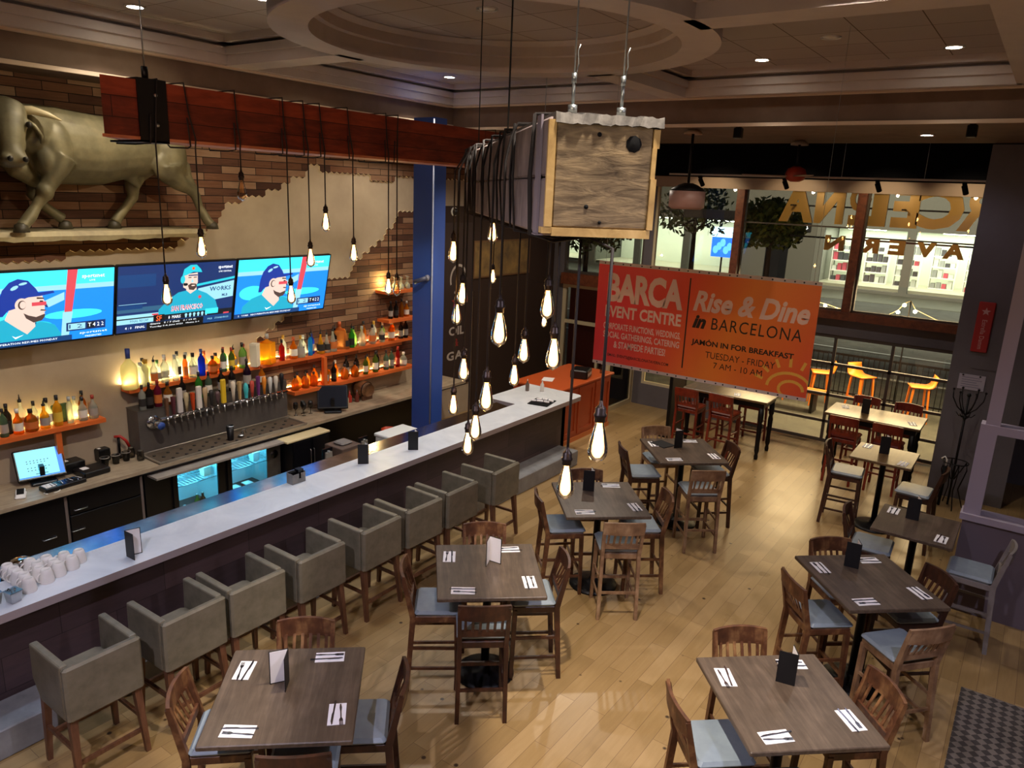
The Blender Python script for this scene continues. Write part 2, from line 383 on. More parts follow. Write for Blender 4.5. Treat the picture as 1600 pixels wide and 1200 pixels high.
# recessed lights
def downlight(x, y, z, power, col, cone, lit, label):
    t = thing('ceiling_light', label, 'ceiling light', (x, y, z), 0, 'recessed ceiling lights')
    r = MB().lathe([(.095, -.012), (.095, 0), (.072, 0), (.072, -.012)], (0, 0, 0), 20, caps=False)
    r.build('trim_ring', M['white'], t)
    MB().cyl((0, 0, -.006), (0, 0, -.001), .07, n=20).build('lens', M['lens_on'] if lit else M['white'], t)
    if power: light('downlight', 'SPOT', (x, y, z-.03), power, col, (x, y, 0), .05, cone, .5, t)
M['lens_on'] = emit('lit lens', 'fff4e0', 25)
LAB = ['lit round ceiling light above the bull', 'lit round ceiling light in the coffer corner between bull and ring', 'lit round ceiling light above the banner, beside the ring', 'brightest round ceiling light at the far right',
       'lit round ceiling light just beyond the ring', 'round ceiling light above the mugs on the bar', 'round ceiling light above the menu on the bar', 'round ceiling light above the front left table', 'round ceiling light above the front right side',
       'round ceiling light above the far half of the bar', 'round ceiling light above the front right table', 'added fill light in the gallery ceiling near the camera, left one', 'added fill light in the gallery ceiling near the camera, right one', 'added round fill light in the low ceiling step before the long window table', 'added round fill light in the low ceiling step before the orange cabinet']
for (x, y, z, p_, c_, k_), lb in zip(DOWNLIGHTS, LAB): downlight(x, y, z, p_, c_, k_, True, lb)
downlight(-2.08, 7.98, 5.85, 0, NEUT, 0, False, 'unlit pale disc in the ceiling right of the ring')
downlight(-4.43, 5.67, 5.85, 0, NEUT, 0, False, 'unlit pale disc in the middle of the ceiling ring')
def spot_head(loc, target, power, col, cone, label, top):
    t = thing('spot_light', label, 'spot light', loc)
    d = (Vector(target)-Vector(loc)).normalized()
    MB().cyl(-d*.10, d*.02, .045, n=14).build('lamp_head', M['matte_black'], t)
    MB().cyl(d*.015, d*.021, .038, n=14).build('lens', M['lens_on'], t)
    MB().cyl(-d*.05, (-d.x*.05, -d.y*.05, top-loc[2]) if top else (.13, 0, 0), .012, n=8).build('stem', M['matte_black'], t)
    light('spot', 'SPOT', Vector(loc)+d*.04, power, col, target, .03, cone, .5, t)
for (l_, tg, p_, c_, k_), lb in zip(SPOTS_AT, ('black spot light aimed at the weathered beam', 'added black spot light hidden behind the red beam, aimed at the bull', 'added black spot light hidden behind the red beam, aimed at the plaster wall', 'added black spot light hidden behind the red beam, aimed at the lit till', 'added black spot light hidden behind the red beam, aimed at the dark till', 'added unseen black spot light aimed at the red beam')):
    spot_head(l_, tg, p_, c_, k_, lb, 0 if l_[0] < -5 else 5.55)

# ---- reclaimed board cladding with a ragged honeycomb edge on the left wall
def inside(p, poly):
    x, y = p; r = False; j = len(poly)-1
    for i in range(len(poly)):
        xi, yi = poly[i]; xj, yj = poly[j]
        if (yi > y) != (yj > y) and x < (xj-xi)*(y-yi)/(yj-yi)+xi: r = not r
        j = i
    return r
def honeycomb(poly, name, label):
    R = .062; b = MB(); w_ = R*math.sqrt(3); cells = set()
    ys = [p[0] for p in poly]; zs = [p[1] for p in poly]
    nz = int((max(zs)-min(zs))/(1.5*R))+2; ny = int((max(ys)-min(ys))/w_)+2
    def cc(i, j): return (min(ys)+w_*(i+.5*(j % 2)), min(zs)+1.5*R*j)
    for j in range(nz):
        for i in range(ny):
            if inside(cc(i, j), poly): cells.add((i, j))
    def key(p): return (round(p[0], 4), round(p[1], 4))
    vid = {}; edges = {}
    for c_ in cells:
        cy, cz = cc(*c_)
        ring = [key((cy+R*math.sin(PI/3*k), cz+R*math.cos(PI/3*k))) for k in range(6)]
        ids = []
        for q in ring:
            if q not in vid: vid[q] = len(b.v); b.v.append((-8.972, q[0], q[1]))
            ids.append(vid[q])
        b.f.append(ids[::-1]); b.m.append(0); b.sm.append(False)
        for k in range(6):
            e = (ids[k], ids[(k+1) % 6]); edges[e] = 1
    for (a, c_) in list(edges):
        if (c_, a) not in edges:
            va, vc = b.v[a], b.v[c_]
            b.add([va, vc, (-8.995, vc[1], vc[2]), (-8.995, va[1], va[2])], [(0, 1, 2, 3)], 1)
    return struct(name, b, [M['clad'], M['clad_edge']], label)
upper = [(-2.7, 3.32), (3.5, 3.30), (4.0, 3.40), (4.7, 3.44), (5.3, 3.47), (5.55, 3.62), (5.95, 3.78), (6.0, 4.0), (6.45, 4.08), (7.0, 4.26), (7.3, 4.42), (7.45, 4.56), (7.7, 4.46), (8.15, 4.50), (8.5, 4.42), (9.0, 4.40), (9.4, 4.45), (14.1, 4.42), (14.1, 5.4), (-2.7, 5.4)]
lower = [(6.45, 1.8), (6.40, 2.08), (6.9, 2.36), (7.2, 2.52), (7.75, 2.84), (8.15, 2.90), (8.3, 3.1), (8.55, 3.28), (8.8, 3.4), (9.1, 3.66), (9.35, 3.92), (9.7, 3.95), (10.2, 3.99), (10.2, 1.25), (6.6, 1.25)]
honeycomb(upper, 'cladding', 'dark reclaimed boards with a ragged honeycomb edge behind the bull')
honeycomb(lower, 'cladding', 'reclaimed boards with a ragged honeycomb edge behind the bottle shelves')

# ---- windows to the street
def window(n, x0, x1, z0, z1, vert, horiz, fm, y=14.26, fw=.05, fd=.08):
    t = thing('window_%d' % n, None, None, ((x0+x1)/2, y, z0)); t['kind'] = 'structure'
    cx = (x0+x1)/2; b = MB()
    b.box(x0-cx, x1-cx, -fd/2, fd/2, 0, fw); b.box(x0-cx, x1-cx, -fd/2, fd/2, z1-z0-fw, z1-z0)
    b.box(x0-cx, x0-cx+fw, -fd/2, fd/2, fw, z1-z0-fw); b.box(x1-cx-fw, x1-cx, -fd/2, fd/2, fw, z1-z0-fw)
    for v in vert: b.box(v-cx-fw*.4, v-cx+fw*.4, -fd*.4, fd*.4, fw, z1-z0-fw)
    for h in horiz: b.box(x0-cx+fw, x1-cx-fw, -fd*.4, fd*.4, h-z0-fw*.4, h-z0+fw*.4)
    b.build('window_frame', fm, t)
    g = MB(); g.box(x0-cx+fw*.5, x1-cx-fw*.5, -.004, .004, fw*.5, z1-z0-fw*.5); g.build('window_pane', M['glass'], t)
    return t
window(1, -8.72, -6.82, 2.62, 4.66, [], [], M['grey_frame'])
window(2, -6.64, -4.96, 2.48, 4.66, [], [], M['cream_frame'])
window(3, -4.84, -2.86, 2.48, 4.66, [], [3.93], M['grey_frame'], fw=.03)
window(4, -2.72, -.95, 2.48, 4.66, [], [3.78], M['grey_frame'], fw=.03)
window(5, -6.64, -4.9, .46, 2.04, [-5.75], [], M['cream_frame'])
window(6, -4.9, -.95, 0.02, 2.04, [-3.86, -2.9, -1.95], [.42, .92, 1.5], M['grey_frame'], fw=.06)
b = MB(); b.box(-6.64, -.92, 14.06, 14.34, 2.34, 2.48); b.box(-4.97, -4.83, 14.1, 14.34, 2.48, 4.66); b.box(-2.86, -2.72, 14.1, 14.34, 2.48, 4.66); b.box(-8.72, -6.82, 14.1, 14.34, 2.38, 2.62); struct('trim_5', b, M['trim_wood'])
b = MB(); b.box(-9.0, .0, 14.08, 14.2, 4.52, 4.72); struct('trim_6', b, flat('beige window head', '9c8a7c', .6))
b = MB(); b.box(-6.1, -4.97, 14.36, 14.5, 3.95, 4.12); struct('trim_7', b, M['black'])
window(7, 1.2, 3.8, .5, 4.0, [2.4], [2.2], M['cream_frame'])
b = MB().box(1.2, 3.8, 14.2, 14.4, 0, .5); b.box(1.2, 3.8, 14.2, 14.4, 4.0, 4.66); b.box(.05, .9, 14.2, 14.4, 0, 4.66); struct('wall_street_side', b, M['wall_grey'])
# glazed double door in the far left corner and the vestibule screen beside it
t = thing('door_1', None, None, (-7.77, 14.27, 0)); t['kind'] = 'structure'
b = MB(); b.box(-.95, .95, -.05, .05, 2.3, 2.38); b.box(-.95, -.87, -.05, .05, 0, 2.3); b.box(.87, .95, -.05, .05, 0, 2.3); b.box(-.03, .03, -.04, .04, 0, 2.3)
for s in (-1, 1): b.box(s*.87, s*.05, -.03, .03, 0.0, .12); b.box(s*.87, s*.05, -.03, .03, 1.5, 1.58)
b.build('door_frame', M['cream_frame'], t)
g = MB(); g.box(-.87, .87, -.01, .01, .12, 2.3); g.build('door_pane', M['glass'], t)
g = MB(); g.box(-.9, .9, .2, .24, .0, 2.3); g.build('door_panel', flat('dark red door', '5a1d14', .5), t)
t = thing('window_8', None, None, (-6.86, 13.5, 0)); t['kind'] = 'structure'
b = MB(); b.box(-.03, .03, -.45, -.38, 0, 2.3); b.box(-.03, .03, .6, .67, 0, 2.3); b.box(-.03, .03, -.38, .6, 0, .1); b.box(-.03, .03, -.38, .6, 2.22, 2.3)
b.build('window_frame', M['cream_frame'], t); g = MB(); g.box(-.005, .005, -.4, .62, .05, 2.25); g.build('window_pane', M['glass'], t)
# ---- blue column behind the bar, with conduit
b = MB().box(-7.81, -7.4, 8.37, 8.62, 0, 5.27); struct('column', b, M['blue'])
t = thing('conduit_pipe', 'thin white conduit running up the blue column', 'pipe', (-7.415, 8.36, 0))
MB().cyl((0, 0, 0.02), (0, 0, 5.25), .012, n=8).build('pipe', flat('pale conduit', '9aa2b8', .5), t)
# ---- partition at the right
b = MB(); b.box(-.28, 3.8, 9.0, 9.16, 0, 1.08, 0); b.box(-.31, 3.8, 8.95, 9.21, 1.08, 1.15, 1)
b.box(-.29, -.13, 8.99, 9.17, 1.15, 2.06, 1); b.box(-.29, 3.8, 8.99, 9.17, 2.06, 2.15, 1); b.box(-.25, -.12, 9.0, 9.1, 2.15, 4.1, 1); b.box(1.4, 1.55, 8.99, 9.17, 1.15, 2.06, 1)
struct('partition', b, [M['half_wall'], M['lavender']], 'grey half wall with a pale frame')
m, nt, bs = _new('diamond mat'); v = coords(nt, (1, 1, 1), (0, 0, PI/4))
ck = N(nt, 'ShaderNodeTexChecker'); ck.inputs['Scale'].default_value = 17; ck.inputs[1].default_value = hexc('6e655e'); ck.inputs[2].default_value = hexc('3c3634'); nt.links.new(v, ck.inputs[0])
nt.links.new(ck.outputs[0], bs.inputs['Base Color']); bs.inputs['Roughness'].default_value = .8; M['mat'] = m
b = MB().box(0.03, 1.6, 5.9, 7.45, 0.001, .008); o = b.build('floor_mat', M['mat']); tag(o, 'grey mat with a small diamond pattern on the floor', 'mat')
# ================================================================== BAR
M['bar_front'] = planks('dark wood look tiles', [(.2, '2e2326'), (.5, '46373a'), (.8, '5b4848')], .9, .3, mortar='1c1516', rot=(-PI/2, PI/2, 0), msize=.003, rough=.5, bmp=.06, grain=(1, 8, 1), noise_amt=.5)
M['step'] = mottled('grey footrest', [(.3, '77787a'), (.7, '96989a')], 4, rough=.6)
M['counter'] = wood('grey brown counter laminate', '857560', 'a39279', 'b8a78c', sc=(9, 1, 9), rough=.4, bmp=.0)
M['cabinet'] = flat('black cabinet', '0b0b10', .3)
t = thing('bar_counter', 'long bar with white quartz top and dark panelled front', 'bar counter', (-6.16, 5.5, 0))
b = MB(); r = .12; pts = [(-6.43, 1.0), (-5.9, 1.0)]
for k in range(7): a = PI/2*k/6; pts.append((-5.9-r+r*math.cos(a), 10.47-r+r*math.sin(a)))
pts += [(-7.0, 10.47), (-7.0, 9.25), (-6.43, 9.25)]
b.prism([(x+6.16, y-5.5) for x, y in pts], 'z', 1.0, 1.07); b.m = [0]*len(b.m)
for i, f in enumerate(b.f):
    if len(f) == 4: b.m[i] = 1
b.build('countertop', [M['quartz'], M['quartz_edge']], t)
b = MB(); b.box(-.04, .06, -4.5, 4.75, 0, 1.0); b.box(-.8, .06, 4.65, 4.75, 0, 1.0); b.build('front_panel', M['bar_front'], t)
b = MB(); b.box(.06, .44, -4.5, 4.6, 0, .25, bev=.01); b.build('footrest', M['step'], t)
b = MB(); b.prism([(-.52, 1.02), (-.27, 1.0), (-.27, 1.056), (-.52, 1.082)], 'y', -4.5, 3.6); b.build('back_ledge', mottled('wrinkled steel ledge', [(.3, 'a8a2b4'), (.7, 'd0c8d4')], 5, rough=.16, bmp=.12, metal=1.0), t)
b = MB(); b.box(-.50, -.3, -4.5, 3.6, .5, 1.0); b.build('back_panel', M['cabinet'], t)

# ---- white mugs, upside down
def make_mug(label):
    t = thing('mug', label, 'mug', (0, 0, 0), 0, 'white mugs upside down on the bar')
    MB().lathe([(.054, 0), (.056, .005), (.055, .03), (.047, .085), (.038, .112), (.030, .116), (.027, .112), (.0, .112)], (0, 0, 0), 20, caps=False).build('cup', M['mug'], t)
    pts = [Vector((0, -.046-.034*math.sin(a), .055-.036*math.cos(a))) for a in [PI*k/8 for k in range(9)]]
    MB().tube(pts, .006, 6).build('handle', M['mug'], t); return t
M['mug'] = flat('white glazed mug', 'e6e0d8', .25)
mugs = [(-6.53, 2.15), (-6.42, 2.16), (-6.33, 2.16), (-6.23, 2.17), (-6.11, 2.16), (-6.48, 2.3), (-6.37, 2.32), (-6.26, 2.29), (-6.16, 2.31), (-6.43, 2.41), (-6.31, 2.42), (-6.21, 2.42), (-6.38, 2.53), (-6.25, 2.54), (-6.33, 2.63)]
rows = ['first', 'second', 'third', 'fourth', 'fifth']; cnt = [5, 4, 3, 2, 1]; k = 0; proto = None
for r_ in range(5):
    for i in range(cnt[r_]):
        x, y = mugs[k]; x = x*.86-.86; k += 1
        lab = 'white upturned mug, %s row from the metal tin, %s from the bar back' % (rows[r_], rows[i])
        if r_ == 4: lab = 'white upturned mug standing alone at the tip of the group, towards the bar menus'
        if proto is None: proto = make_mug(lab); proto.location = (x, y, 1.07); proto.rotation_euler.z = .4
        else: dup(proto, (x, y, 1.07), random.uniform(-.6, .9), lab)
t = thing('metal_tin', 'small square metal tin of cutlery ends beside the mugs', 'tin', (-6.04, 2.02, 1.07), .2)
b = MB(); b.beam((0, 0, 0), (0, 0, .09), .07, .07, 0, w2=.09, h2=.09); b.build('pan', M['steel'], t)
b = MB(); b.box(-.05, .05, -.05, .05, .088, .094); b.build('rim', M['steel'], t)
b = MB()
for k in range(14): x, y = random.uniform(-.035, .035), random.uniform(-.035, .035); b.tube([(x, y, .09), (x+random.uniform(-.02, .02), y+random.uniform(-.02, .02), .102)], .004, 5, random.choice((0, 1)))
b.build('contents', [M['black'], M['steel']], t)
t = thing('plastic_tub', 'clear plastic tub at the left picture edge beside the metal tin', 'tub', (-6.12, 1.9, 1.07))
MB().beam((0, 0, 0), (0, 0, .1), .09, .09, w2=.12, h2=.12).build('tub', M['soft_plastic'], t)
t = thing('ice_bucket', 'rounded chrome bucket behind the mugs', 'bucket', (-6.53, 2.27, 1.045))
MB().lathe([(.04, 0), (.045, .05), (.06, .08), (.075, .10), (.07, .115), (.04, .125), (0, .128)], (0, 0, 0), 20, caps=False).build('bucket', M['chrome'], t)

# ---- menus: folded card standing on its edge
def make_menu(label, group, w_=.125, h_=.245, ang=.95, first=True):
    t = thing('menu', label, 'menu', (0, 0, 0), 0, group)
    b = MB(); p = MB()
    for s in (-1, 1):
        R_ = Matrix.Rotation(s*ang, 4, 'Z')
        b.box(0, s*w_, -.0025, .0025, 0, h_, 0, R_)
        p.box(s*.006, s*(w_-.006), .0026, .0042, .008, h_-.004, 0, R_)
    b.build('cover', M['menu_cover'], t); p.build('page', M['paper'], t); return t
# local y- side is the inside of the fold
MENU = make_menu('open black menu with a pale inside standing on the bar nearest the mugs', 'menus on the bar'); MENU.location = (-6.1, 2.93, 1.07); MENU.rotation_euler.z = math.radians(-52)
dup(MENU, (-6.2, 5.9, 1.07), math.radians(100), 'black menu standing on the bar in front of the orange reflection, middle of the three', 'menus on the bar')
dup(MENU, (-6.1, 6.66, 1.07), math.radians(97), 'black menu standing on the bar, farthest of the three, in front of the white chest', 'menus on the bar')
t = thing('napkin_caddy', 'grey napkin caddy with notched front at the back of the bar', 'caddy', (-6.38, 4.98, 1.07))
b = MB(); b.box(-.05, .05, -.09, -.085, 0, .12); b.box(-.05, .05, .085, .09, 0, .12); b.box(-.05, -.045, -.085, .085, 0, .13); b.box(-.05, .05, -.085, .085, 0, .006)
b.box(.045, .05, -.085, .0, 0, .11); b.box(.045, .05, .03, .085, 0, .11); b.box(.045, .05, 0, .03, 0, .05); b.build('holder', mottled('grey caddy', [(.3, '6d6a68'), (.7, '8d8a86')], 8), t)
b = MB(); b.box(-.04, .0, -.08, .0, .006, .125); b.build('napkins', M['matte_black'], t)
b = MB(); b.box(-.04, .03, .01, .08, .006, .145); b.build('straws', M['cabinet'], t)
t = thing('serving_tray', 'dark tray with rolled white napkins near the far end of the bar', 'tray', (-6.17, 9.62, 1.07), .2)
MB().box(-.17, .17, -.2, .2, 0, .012, bev=.004).build('tray', M['matte_black'], t)
for k, (x, y, a) in enumerate(((-.06, -.06, .3), (.05, -.02, .2), (-.04, .07, .5), (.06, .09, .1))):
    o = thing('napkin_roll', 'white napkin roll on the dark tray, %s from the camera' % rows[k], 'napkin', (-6.17+x, 9.62+y, 1.082), a, 'napkin rolls on the tray')
    MB().cyl((-.09, 0, .018), (.09, 0, .018), .018, n=10).build('napkin', M['napkin'], o); MB().box(-.005, .005, -.0195, .0195, 0, .037).build('band', M['cutlery'], o)
for k, (x, y, c, lb) in enumerate(((-6.55, 10.2, 'd8d4d0', 'white pump bottle standing on the far end of the bar'), (-6.75, 10.05, '6a5a52', 'brown pump bottle standing on the far end of the bar'))):
    o = thing('pump_bottle', lb, 'pump bottle', (x, y, 1.07)); MB().lathe([(.03, 0), (.032, .01), (.032, .12), (.012, .15), (.012, .17)], n=12).build('bottle', flat('pump bottle %d' % k, c, .3), o)
    MB().tube([(0, 0, .17), (0, 0, .2), (.02, -.03, .2)], .006, 6).build('pump', M['white'], o)

# ---- eight tub bar chairs
M['leather'] = mottled('taupe leather', [(.25, '605b4b'), (.5, '746d5b'), (.8, '827a68')], 9, rough=.42, bmp=.05, spec=.5)
M['stool_leg'] = wood('brown stool leg', '4a2e1e', '694530', '7c553b', sc=(10, 10, 1), rough=.45)
def make_tub(label):
    t = thing('bar_armchair', label, 'bar armchair', (0, 0, 0), 0, 'tub chairs along the bar')   # faces -x
    def panel(b, x0, x1, y0, y1, z0, z1): b.box(x0, x1, y0, y1, z0, z1, 0, None, .018)
    b = MB(); panel(b, .21, .27, -.275, .275, .55, .985); b.build('backrest', M['leather'], t)
    for s in (-1, 1):
        b = MB(); ya, yb = (.215, .275) if s > 0 else (-.275, -.215)
        poly = [(-.27, .70), (-.26, .985), (.21, .985), (.21, .55), (-.16, .55)]
        c_ = MB(); c_.prism(poly, 'y', ya, yb); o = c_.build('arm', M['leather'], t)
        mo = o.modifiers.new('edge', 'BEVEL'); mo.width = .014; mo.segments = 2
    b = MB(); b.box(-.25, .21, -.215, .215, .62, .745, 0, None, .03); b.build('seat', M['leather'], t)
    for sx in (-1, 1):
        for sy in (-1, 1):
            b = MB(); b.beam((sx*.19+(.02 if sx > 0 else 0), sy*.23, .57), (sx*.21+(.06 if sx > 0 else 0), sy*.25, 0), .055, .055, 0, (0, 1, 0), .034, .034); b.build('leg', M['stool_leg'], t)
    b = MB(); b.beam((-.2, -.24, .22), (-.2, .24, .22), .03, .035); b.build('stretcher', M['stool_leg'], t)
    b = MB(); b.beam((.23, -.24, .18), (.23, .24, .18), .025, .03); b.build('stretcher', M['stool_leg'], t)
    for s in (-1, 1): b = MB(); b.beam((-.2, s*.24, .3), (.23, s*.24, .3), .025, .03); b.build('stretcher', M['stool_leg'], t)
    return t
ordn = ['first', 'second', 'third', 'fourth', 'fifth', 'sixth', 'seventh', 'eighth']
TUB = None
for k, yc in enumerate((2.17, 2.89, 3.49, 4.19, 4.96, 5.61, 6.25, 7.1)):
    lb = 'taupe leather bar armchair, %s along the bar counted from the mugs' % ordn[k]
    rz = (0, .02, -.01, .0, .02, -.02, .0, .03)[k]
    if TUB is None: TUB = make_tub(lb); TUB.location = (-5.26, yc, 0)
    else: dup(TUB, (-5.27, yc, 0), rz, lb)

# ================================================================== BACK BAR
t = thing('back_counter', 'grey brown worktop running along the back wall of the bar', 'counter', (-8.64, 5.5, 0))
b = MB(); b.box(-.355, .36, -4.5, 4.8, .875, .92); b.m[-6:] = [0]*6; b.build('worktop', M['counter'], t)
b = MB(); b.box(.33, .362, -4.5, 4.8, .86, .876); b.build('edge_strip', M['cabinet'], t)
def cabinet(y0, y1, handles, label):
    t = thing('base_cabinet', label, 'cabinet', (-8.62, (y0+y1)/2, 0), 0, 'black cabinets under the back counter'); h = (y1-y0)/2
    b = MB(); b.box(-.36, .27, -h+.004, h-.004, .05, .87); b.build('body', M['cabinet'], t)
    z = .84
    n_ = len(handles)
    for k, (hz, hy) in enumerate(handles):
        zt = .86 if k == 0 else handles[k-1][0]-.05-.01
        zb = hz-.05 if k < n_-1 else .08
        d = MB(); d.box(.27, .29, -h+.015, h-.015, zb, zt-.005, 0, None, .004); o = d.build('drawer', M['cabinet'], t)
        MB().tube([(.29, hy-.07-(y0+y1)/2, hz), (.31, hy-.065-(y0+y1)/2, hz), (.31, hy+.065-(y0+y1)/2, hz), (.29, hy+.07-(y0+y1)/2, hz)], .006, 6).build('handle', M['steel'], o)
    MB().box(.27, .295, h-.035, h-.006, .05, .87).build('stile', flat('grey stile', '6d625c', .6), t)
cabinet(1.0, 2.55, [(.68, 2.2), (.42, 2.2)], 'black cabinet at the near end of the back counter')
cabinet(2.55, 3.42, [(.42, 3.2)], 'black cabinet under the till with one low handle')
cabinet(3.42, 4.27, [(.66, 3.55), (.42, 3.5)], 'black two drawer cabinet under the white card reader')
# ---- glass door fridge
t = thing('bar_fridge', 'black under counter fridge with two glass doors lit cyan', 'fridge', (-8.6, 5.2, 0))
FB = flat('fridge lining', 'cfe4ea', .4); b = MB(); y0, y1 = -.9, 1.02
b.box(-.36, .25, y0, y1, .05, .10); b.box(-.36, .25, y0, y1, .78, .86); b.box(-.36, -.32, y0, y1, .1, .78); b.box(-.36, .25, y0, -.56, .1, .78); b.box(-.36, .25, .98, y1, .1, .78); b.box(-.36, .25, .12, .2, .1, .78)
b.box(-.32, .24, -.559, -.55, .1, .78, 1); b.box(-.32, .24, .11, .12, .1, .78, 1); b.box(-.32, .24, .2, .21, .1, .78, 1); b.box(-.32, .24, .97, .98, .1, .78, 1); b.box(-.319, -.31, -.55, .98, .1, .78, 1)
b.build('body', [M['cabinet'], FB], t)
M['fridge_led'] = emit('cyan fridge light', '30c8ff', 6)
for ya, yb in ((-.55, .11), (.21, .97)):
    MB().box(.12, .2, ya+.03, yb-.03, .765, .778).build('light_strip', M['fridge_led'], t)
    light('fridge', 'AREA', (-8.5, 5.2+(ya+yb)/2, .75), 3.2, (.15, .75, 1), (-8.55, 5.2+(ya+yb)/2, 0), shape=(.4, .3), parent=t)
    b = MB()
    for zz in (.52,):
        for k in range(13): yy = ya+.03+(yb-ya-.06)*k/12; b.tube([(-.3, yy, zz), (.2, yy, zz)], .0035, 5)
        b.tube([(.2, ya+.02, zz), (.2, yb-.02, zz)], .006, 6); b.tube([(-.1, ya+.02, zz), (-.1, yb-.02, zz)], .006, 6)
    b.build('wire_shelf', M['steel'], t)
    d = MB(); e = .05; d.box(.25, .28, ya-.01, ya+e, .1, .82); d.box(.25, .28, yb-e, yb+.01, .1, .82); d.box(.25, .28, ya+e, yb-e, .1, .14); d.box(.25, .28, ya+e, yb-e, .72, .82)
    o = d.build('door', M['cabinet'], t); MB().box(.262, .268, ya+e, yb-e, .14, .72).build('door_glass', M['glass'], o)
MB().box(.2, .46, -.86, 1.0, .80, .825).build('steel_lip', mottled('scuffed steel', [(.3, 'a8a098'), (.7, 'c4bcb0')], 6, rough=.5, metal=.5), t)
b = MB(); b.box(.285, .30, .80, 1.02, .25, .76); b.build('steel_plate', M['dark_steel'], t)
o = MB().cyl((.30, .92, .62), (.304, .92, .62), .06, n=20); o.build('round_hole', M['black'], t)
for k, (y, c, hh, lb) in enumerate(((4.75, 'e8f4f8', .10, 'clear glass jar low in the fridge, left one'), (4.87, 'dceef4', .10, 'clear glass jar low in the fridge, right one'), (5.05, '3f9a3a', .2, 'green bottle standing in the left fridge bay'), (5.13, '1c1c1c', .2, 'dark bottle standing in the left fridge bay'))):
    o = thing('jar' if k < 2 else 'bottle', lb, 'jar' if k < 2 else 'bottle', (-8.5, y, .10))
    MB().lathe([(.035, 0), (.037, .02), (.037, hh*.6), (.016, hh*.8), (.016, hh)], n=12).build('glass', liquid('fridge item %d' % k, c, .5), o)
    MB().cyl((0, 0, hh), (0, 0, hh+.012), .018, n=10).build('lid', M['steel'], o)
for k, (y, z, c, lb) in enumerate(((5.2, .524, 'e8e2d0', 'white tub on the wire shelf of the left fridge bay'), (5.5, .524, '6a6258', 'grey tub on the wire shelf of the right fridge bay'), (5.62, .1, '3a8a4a', 'green tub at the bottom of the right fridge bay'), (5.82, .1, 'a8303a', 'red tub at the bottom of the right fridge bay'), (5.95, .524, 'd0dde4', 'pale tub on the wire shelf of the right fridge bay'))):
    o = thing('tub', lb, 'tub', (-8.52, y, z)); MB().beam((0, 0, 0), (0, 0, .12), .09, .09, w2=.11, h2=.11).build('tub', flat('tub %d' % k, c, .5), o); MB().box(-.06, .06, -.06, .06, .12, .13).build('lid', M['white'], o)
# ---- cupboard with a pale board, boxes, towels, bucket and chest further along
t = thing('low_cupboard', 'black cupboard with two thin door handles under a pale board', 'cupboard', (-8.35, 6.62, 0))
MB().box(-.3, .27, -.36, .3, .05, .80).build('body', M['cabinet'], t)
for s in (-1, 1):
    o = MB().box(.27, .285, s*.17-.03-.15, s*.17-.03+.15, .08, .78).build('door', M['cabinet'], t)
    MB().tube([(.285, s*.03-.03, .35), (.30, s*.03-.03, .37), (.30, s*.03-.03, .62), (.285, s*.03-.03, .64)], .005, 6).build('handle', M['steel'], o)
t = thing('cutting_board', 'pale chopping board lying on the low cupboard', 'board', (-8.19, 6.55, .80)); MB().box(-.12, .12, -.38, .38, .001, .03, bev=.006).build('board', flat('pale board', 'd9c79a', .5), t)
t = thing('storage_box', 'brown storage box on the dark shelf behind the bar', 'box', (-7.6, 6.75, 0)); MB().box(-.2, .2, -.2, .2, .0, .62).build('shelf', M['cabinet'], t)
MB().box(-.18, .18, -.18, .18, .62, .78, bev=.01).build('carton', flat('brown carton', '5b4a40', .8), t); MB().box(-.1, .1, -.1, .1, .781, .82, bev=.02).build('cloths', flat('grey cloths', '77726e', .9), t)
t = thing('orange_bucket', 'orange plastic bucket in the dark under the back counter', 'bucket', (-8.0, 8.05, .3)); MB().lathe([(.09, 0), (.12, .3), (.115, .3), (.085, .02), (0, .02)], n=20, caps=False).build('bucket', flat('orange red plastic', 'b4401f', .4), t)
MB().box(-.2, .15, -.3, .3, -.3, -.001).build('stand', M['cabinet'], t)
for k, y in enumerate((6.35, 7.0)):
    o = thing('towel', 'grey towel hanging behind the bar, %s the storage box' % ('left of' if k == 0 else 'right of'), 'towel', (-7.45, y, .35)); b = MB()
    b.prism([(-.07, 0), (.08, 0), (.05, .45), (-.05, .45)], 'x', 0, .03); b.build('cloth', flat('grey towel', '8a8478', .95), o); MB().cyl((.015, 0, .45), (.015, 0, .47), .02, n=8).build('hook', M['steel'], o)
    MB().box(-.03, 0, -.08, .08, -.35, .5).build('rail_post', M['cabinet'], o)
t = thing('white_chest', 'white cooler chest with a lid behind the bar', 'cooler', (-7.05, 7.3, 0)); MB().box(-.2, .2, -.28, .28, 0, .9, bev=.02).build('body', flat('pale chest', 'c2c6c2', .5), t)
MB().box(-.21, .21, -.29, .29, .902, .95, bev=.012).build('lid', flat('chest lid', 'cdd2d0', .5), t)

b = MB().box(-9.0, -8.88, 6.95, 10.3, 0, .86); struct('dark_backing', b, M['cabinet'])  # black backing panel added to hide the lit wall under the counter
